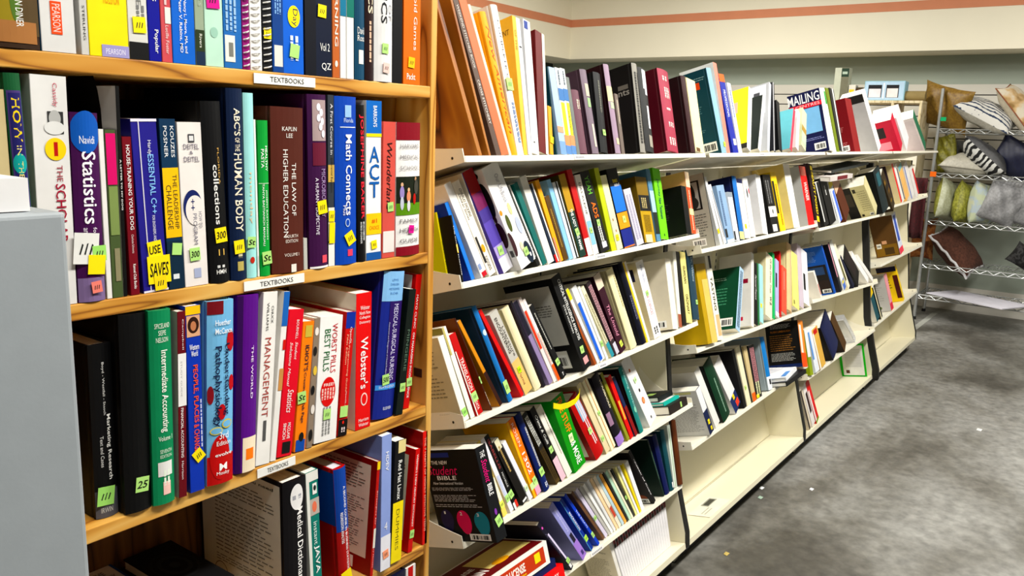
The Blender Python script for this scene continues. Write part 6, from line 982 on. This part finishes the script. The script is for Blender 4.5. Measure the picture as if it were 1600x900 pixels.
def pillow(name, label, px, py, X, w_, h_, th, rot, front, back=None, seam=None, group='cushions on the wire rack', crease=.006, seed=1, ruffle=None):
    "local x = width, z = height, y = thickness (front is -y)"
    p = at(px, py, 0, X); r = empty(name, p, label, 'cushion', group, rot)
    N = 22; rnd = random.Random(seed); ph = [rnd.uniform(0, 6.28) for _ in range(6)]
    def sheet(sgn):
        vs_, fs = [], []
        for i in range(N + 1):
            for j in range(N + 1):
                u, v = -1 + 2 * i / N, -1 + 2 * j / N
                pin = 1 - .1 * (1 - abs(v) ** 2) * abs(u) ** 3; piv = 1 - .1 * (1 - abs(u) ** 2) * abs(v) ** 3
                t = (max(0, 1 - u * u) ** .45) * (max(0, 1 - v * v) ** .45)
                wob = crease * math.sin(5 * u + ph[0]) * math.sin(4 * v + ph[1]) + crease * .7 * math.sin(9 * u + 6 * v + ph[2])
                vs_.append((u * w_ / 2 * pin, sgn * (th / 2 * t + wob * t), v * h_ / 2 * piv))
        for i in range(N):
            for j in range(N):
                a = i * (N + 1) + j; q = (a, a + N + 1, a + N + 2, a + 1); fs.append(q if sgn < 0 else q[::-1])
        return vs_, fs
    mb = MB(); a, f = sheet(-1); mb.mesh(a, f, front); a, f = sheet(1); mb.mesh(a, f, back or front)
    mb.build('cushion_body', r, smooth=True)
    if seam:
        mb = MB(); pts = []
        for k in range(48):
            s = k / 48 * 4; q = int(s); e = s - q; u, v = [(-1 + 2*e, -1), (1, -1 + 2*e), (1 - 2*e, 1), (-1, 1 - 2*e)][q]
            pin = 1 - .1 * (1 - abs(v) ** 2) * abs(u) ** 3; piv = 1 - .1 * (1 - abs(u) ** 2) * abs(v) ** 3
            pts.append((u * w_ / 2 * pin, (.006 * math.sin(k * 2.1) if ruffle else 0), v * h_ / 2 * piv))
        mb.tube(pts, ruffle or .005, seam, 6, True); mb.build('ruffle' if ruffle else 'piping', r, smooth=True)
    return r
HP = math.pi / 2
fS = lambda a, b: fabric('satin_' + a, 'satin', a, b)
# rotations: yaw so that the front faces -X (towards the camera)
YW = -HP
pillow('cushion', 'mustard brown cushion leaning at left end of the rack top', 1478, 168, 6.32, .42, .36, .15, (.25, 0.25, YW - .35), fS('6a4a10', '8a6a1e'), seed=3, crease=.012)
pillow('cushion', 'grey and navy patterned cushion lying tilted on the rack top', 1542, 180, 6.33, 0.46, 0.36, 0.19, (-1.3, .48, YW), fabric('navy_pattern', 'stripe', '22304a', 'c8c6c0', sx=9), fS('9a968a', 'b0aca0'), seed=4)
pillow('cushion', 'cream floral cushion with rust stripe, right end of rack top', 1595, 172, 6.36, 0.46, 0.3, 0.17, (-1.3, .9, YW), fabric('floral', 'blot', 'c8beaa', 'c0a070', '8a6a3a', 7), fS('b0a690', 'c0b6a0'), fS('7a3c14', '8c4818'), seed=5)
pillow('cushion', 'olive satin cushion squeezed upright by the second rack shelf post', 1478, 240, 6.38, .2, .32, .1, (0, -.25, YW - .5), fS('5f5c10', '8a861e'), seed=6, crease=.014)
pillow('cushion', 'off-white cushion lying flat on the second rack shelf', 1510, 258, 6.36, 0.36, 0.3, 0.18, (-1.42, .08, YW), fS('a8a496', 'bcb8aa'), None, fS('8a8678', '989486'), seed=7)
pillow('cushion', 'dark grey cushion behind the off-white one on the rack', 1508, 240, 6.5, .3, .22, .14, (0, .1, YW), fS('4a4a48', '5c5c5a'), seed=8)
pillow('cushion', 'charcoal cushion with black and white zigzag front', 1538, 246, 6.3, 0.42, 0.32, 0.18, (1.35, .72, YW), fabric('zigzag', 'zebra', '141414', 'c8c8c4', sx=7), fS('2c2c2e', '3c3c3e'), seed=9)
pillow('cushion', 'navy blue cushion at right on the second rack shelf', 1585, 248, 6.36, .32, .3, .15, (.1, .45, YW), fS('080c26', '0e1434'), seed=10)
pillow('cushion', 'pale green and gold shimmering cushion on the third rack shelf', 1478, 312, 6.36, 0.3, 0.34, 0.13, (0, .22, YW + 1.35), fS('a8aa86', 'c4c8b0'), fS('7a7a2a', '9a9a40'), seed=11)
pillow('cushion', 'shiny olive cushion standing on edge, third rack shelf', 1506, 318, 6.36, 0.3, 0.34, 0.13, (0, .2, YW + 1.38), fS('6a6a14', 'a4a43a'), seed=12, crease=.012)
pillow('cushion', 'pale yellow cushion with light blue lattice, third rack shelf', 1535, 318, 6.36, 0.3, 0.34, 0.17, (0, .12, YW + 1.2), fabric('lattice', 'blot', 'b8c0a0', 'a8b8c4', 'c4c8a8', 9), seed=13)
pillow('cushion', 'grey satin cushion leaning, third rack shelf', 1566, 318, 6.3, 0.3, 0.34, 0.12, (0, .35, YW + .4), fS('7c7c7e', '9a9a9c'), seed=14, crease=.012)
pillow('cushion', 'second grey cushion with green sticker at right, third rack shelf', 1588, 315, 6.36, .34, .36, .13, (0, .2, YW + .3), fS('7e7e80', '9c9c9e'), seed=15, crease=.012)
pillow('cushion', 'brown knitted cushion with white ruffled edge on the fourth rack shelf', 1495, 392, 6.4, 0.44, 0.36, 0.2, (-1.28, .8, YW), fabric('knit', 'plain', '3c1f14', '5c3424'), fabric('knit_b', 'plain', '34190f', '4c2a1c'), fS('c8c6c8', 'dcdadc'), seed=16, ruffle=.011)
pillow('cushion', 'rust orange crumpled cushion behind the rack post', 1441, 372, 6.42, .2, .36, .12, (0, .0, YW), fabric('rust', 'blot', '6a3410', 'a86a30', '8a4a1c', 12), seed=17, crease=.014)
pillow('cushion', 'black patterned small cushion at far right, fourth rack shelf', 1600, 402, 6.33, .2, .18, .12, (.1, .5, YW), fabric('blk', 'blot', '0c0c0c', '3a3a3a', '101010', 16), seed=18)
# white board on the lowest wire shelf
A, B = V3((6.262, .12, 0)), V3((5.95, -.46, 0)); dAB = (B - A); pr_ = V3((-dAB.y, dAB.x, 0)).normalized() * -.37
if pr_.x < 0: pr_ = -pr_
mb = MB(); P4 = [A, B, B + pr_, A + pr_]; z0 = .0075
r = empty('white_board', (A.x, A.y, RZ[4]), 'white foam board lying across the lowest wire shelf with a corner sticking out', 'board')
mb.mesh([tuple(p - A + V3((0, 0, z0))) for p in P4] + [tuple(p - A + V3((0, 0, z0 + .008))) for p in P4], [(3, 2, 1, 0), (4, 5, 6, 7), (0, 1, 5, 4), (1, 2, 6, 5), (2, 3, 7, 6), (3, 0, 4, 7)], mat('d6d4de', .6))
o = mb.build('board_sheet', r)
# orange price dot on the rack post, green tags hanging on cushions
def tagbox(name, px, py, X, c, label, sx=.03, sz=.022):
    p = at(px, py, 0, X); mb = MB(); mb.box((-.002, -sx / 2, -sz / 2), (.002, sx / 2, sz / 2), mat(c, .6)); o = mb.build(name); o.location = p; tag(o, label, 'tag')
tagbox('price_tag', 1458, 272, 6.184, 'd86a2a', 'orange paper tag on the left post of the wire rack', .045, .04)
tagbox('price_tag', 1474, 186, 6.17, '1c9a64', 'green price tag on the mustard brown cushion', .04, .03)
# ------------------------------------------------------------------ wooden cubby unit against the slatwall and what stands on it
cz = .6; cxa, cxb = 6.1, 6.5; M_lpine = pine((3, 14, 3), ('a8936a', 'cdbb92', 'd8c8a2', 'decfae'), 'pale_wood')
CU = empty('cubby_shelf', (6.3, .55, FZ), 'pale wooden open cubby shelf against the slatted wall, behind the metal shelves', 'shelf')
def cp(name, a, b):
    mb = MB(); o_ = CU.location; mb.box(tuple(V3(a) - o_), tuple(V3(b) - o_), M_lpine); mb.build(name, CU)
cp('top_board', (cxa, .3, cz - .02), (cxb, 1.35, cz)); cp('divider', (cxa, .51, FZ), (cxb, .53, cz - .0205)); cp('side_panel', (cxa, .302, FZ), (cxb, .32, cz - .0205)); cp('side_panel', (cxa, 1.33, FZ), (cxb, 1.35, cz - .0205))
for zz in (.12, -.35, -.8): cp('shelf_board', (cxa, .3205, zz), (cxb, .5095, zz + .015)); cp('shelf_board', (cxa, .5305, zz), (cxb, 1.3295, zz + .015))
def carton(name, label, y0, y1, h, dx, c, faces, cat='box', x0=6.14, z=None):
    zz = cz + .0005 if z is None else z
    r = empty(name, (x0, (y0 + y1) / 2, zz), label, cat); hw = (y1 - y0) / 2; mb = MB(); mb.box((0, -hw, 0), (dx, hw, h), mat(c, .6)); o = mb.build('carton', r)
    md = o.modifiers.new('bevel', 'BEVEL'); md.width = .003; md.segments = 2
    mb = MB()
    for a, b, q0, q1, hx in faces:
        mb.poly([(-.001 - .0004 * len(mb.f), hw - 2*hw*a, q0*h), (-.001 - .0004 * len(mb.f), hw - 2*hw*a, q1*h), (-.001 - .0004 * len(mb.f), hw - 2*hw*b, q1*h), (-.001 - .0004 * len(mb.f), hw - 2*hw*b, q0*h)], mat(hx))
    if faces: mb.build('printed_front', r)
carton('gift_box', 'pale blue box with two white window pictures on the cubby shelf', .45, .76, .155, .13, '9cc4d4', [(.02, .98, .04, .96, 'b4cce0'), (.1, .44, .15, .8, '1a1a20'), (.12, .42, .16, .6, 'e4dce0'), (.55, .86, .15, .8, '1a1a20'), (.57, .84, .16, .62, 'e6dedc'), (.47, .51, .1, .9, 'dfe8f0')])
carton('tall_carton', 'tall grey-white carton with a green label, left on the cubby shelf', .895, 1.01, .265, .1, 'bcbfae', [(.48, 1, 0, 1, '6c6a58'), (.48, 1, .72, .98, '1f3c28'), (.55, .9, .8, .88, 'a8b8a8')])
carton('small_box', 'small white box with a yellow panel beside the tall carton', .83, .885, .125, .08, 'd8d4c8', [(.1, .8, .1, .7, 'e0c41e')])
carton('small_box', 'brown box with a dark red panel left of the pale blue box', .775, .825, .105, .08, '4a3a24', [(.1, .9, .2, .8, '7a1a18')])
r = empty('paper_roll', (6.2, .37, cz + .04), 'brown kraft paper roll at the right end of the cubby shelf', 'roll')
mb = MB(); mb.tube([(0, -.07, 0), (0, .08, 0)], .0395, mat('8a7a56', .8), 20); mb.build('roll', r, smooth=False)
# slim folding sign and dark things between the metal shelves and the rack
r = empty('metal_frame_panel', (5.6, .27, FZ), 'white slotted panel standing behind the end of the metal shelves', 'panel')
mb = MB(); mb.box((-.01, -.07, 0), (.01, .09, 1.55), mat('d8d2c2', .5)); mb.build('panel_sheet', r)
mb = MB()
for i in range(14): mb.box((-.016, -.06, .2 + i * .09), (-.0102, .08, .206 + i * .09), mat('a89c84', .5))
mb.build('slats', r)
r = empty('hanging_garment', (5.95, .3, -.25), 'dark red cloth hanging behind the rack post', 'cloth')
mb = MB(); n = 14; pts = []
for j in range(9):
    for i in range(n + 1): pts.append((.03 * math.sin(i * 1.3) + .01 * j * .3, -.13 + .26 * i / n * (1 - .03 * j), .25 - j * .06))
fs = [(j*(n+1)+i, j*(n+1)+i+1, (j+1)*(n+1)+i+1, (j+1)*(n+1)+i) for j in range(8) for i in range(n)]
mb.mesh(pts, fs, fabric('dark_red_cloth', 'plain', '2a060a', '4a0c12')); o = mb.build('cloth_sheet', r, smooth=True); md = o.modifiers.new('s', 'SOLIDIFY'); md.thickness = .008
# litter on the floor
def litter(px, py, c, label, s=.03):
    p = at(px, py, 2, FZ); mb = MB(); mb.mesh([(-s, -s*.5, .001), (s, -s*.6, .001), (s*.8, s*.5, .004), (-s*.7, s*.6, .002), (-s, -s*.5, 0), (s, -s*.6, 0), (s*.8, s*.5, 0), (-s*.7, s*.6, 0)], [(0,1,2,3),(7,6,5,4),(0,4,5,1),(1,5,6,2),(2,6,7,3),(3,7,4,0)], mat(c, .7))
    o = mb.build('paper_scrap'); o.location = (p.x, p.y, FZ + .0005); tag(o, label, 'scrap', 'litter on the floor')
litter(1135, 866, 'b8a468', 'tan scrap on the floor nearest the camera', .012)
litter(1190, 763, 'e6e8e8', 'white scrap on the floor near the bare base deck', .013)
litter(1188, 778, '9cb0a0', 'pale green scrap on the floor below the white one', .013)
litter(1268, 765, 'e6e8ea', 'white scrap out in the aisle', .012)
litter(1530, 672, 'd8d8d8', 'thin white strip of paper far out in the aisle', .02)
# pale tape line on the floor by the rack
a, b = at(1428, 514, 2, FZ), at(1461, 489, 2, FZ); d = (b - a).normalized(); nrm = V3((-d.y, d.x, 0)) * .022
mb = MB(); mb.mesh([tuple(q) for q in (a - nrm, b - nrm, b + nrm, a + nrm)] + [tuple(q + V3((0, 0, .0012))) for q in (a - nrm, b - nrm, b + nrm, a + nrm)], [(3,2,1,0),(4,5,6,7),(0,1,5,4),(1,2,6,5),(2,3,7,6),(3,0,4,7)], mat('a9aaa4', .6)); o = mb.build('floor_tape'); tag(o, 'pale tape line on the concrete floor by the wire rack', 'tape')
# yellow strap over the tops between the green and the red book
mb = MB(); pts = [at(a, b, 1, -.028) for a, b in ((865, 634), (876, 636), (888, 633), (899, 627), (905, 619), (906, 611))]
for i in range(len(pts) - 1):
    p, q = pts[i], pts[i + 1]; u = V3((0, 0, .007)); e = V3((0, .0012, 0))
    mb.mesh([tuple(t) for t in (p - u, q - u, q + u, p + u, p - u + e, q - u + e, q + u + e, p + u + e)], [(0,1,2,3),(7,6,5,4),(0,4,5,1),(2,6,7,3),(1,5,6,2),(3,7,4,0)], mat('f0e21c'))
o = mb.build('yellow_strap'); tag(o, 'yellow paper strap bridging the green and glossy red books on fourth tier', 'strap')
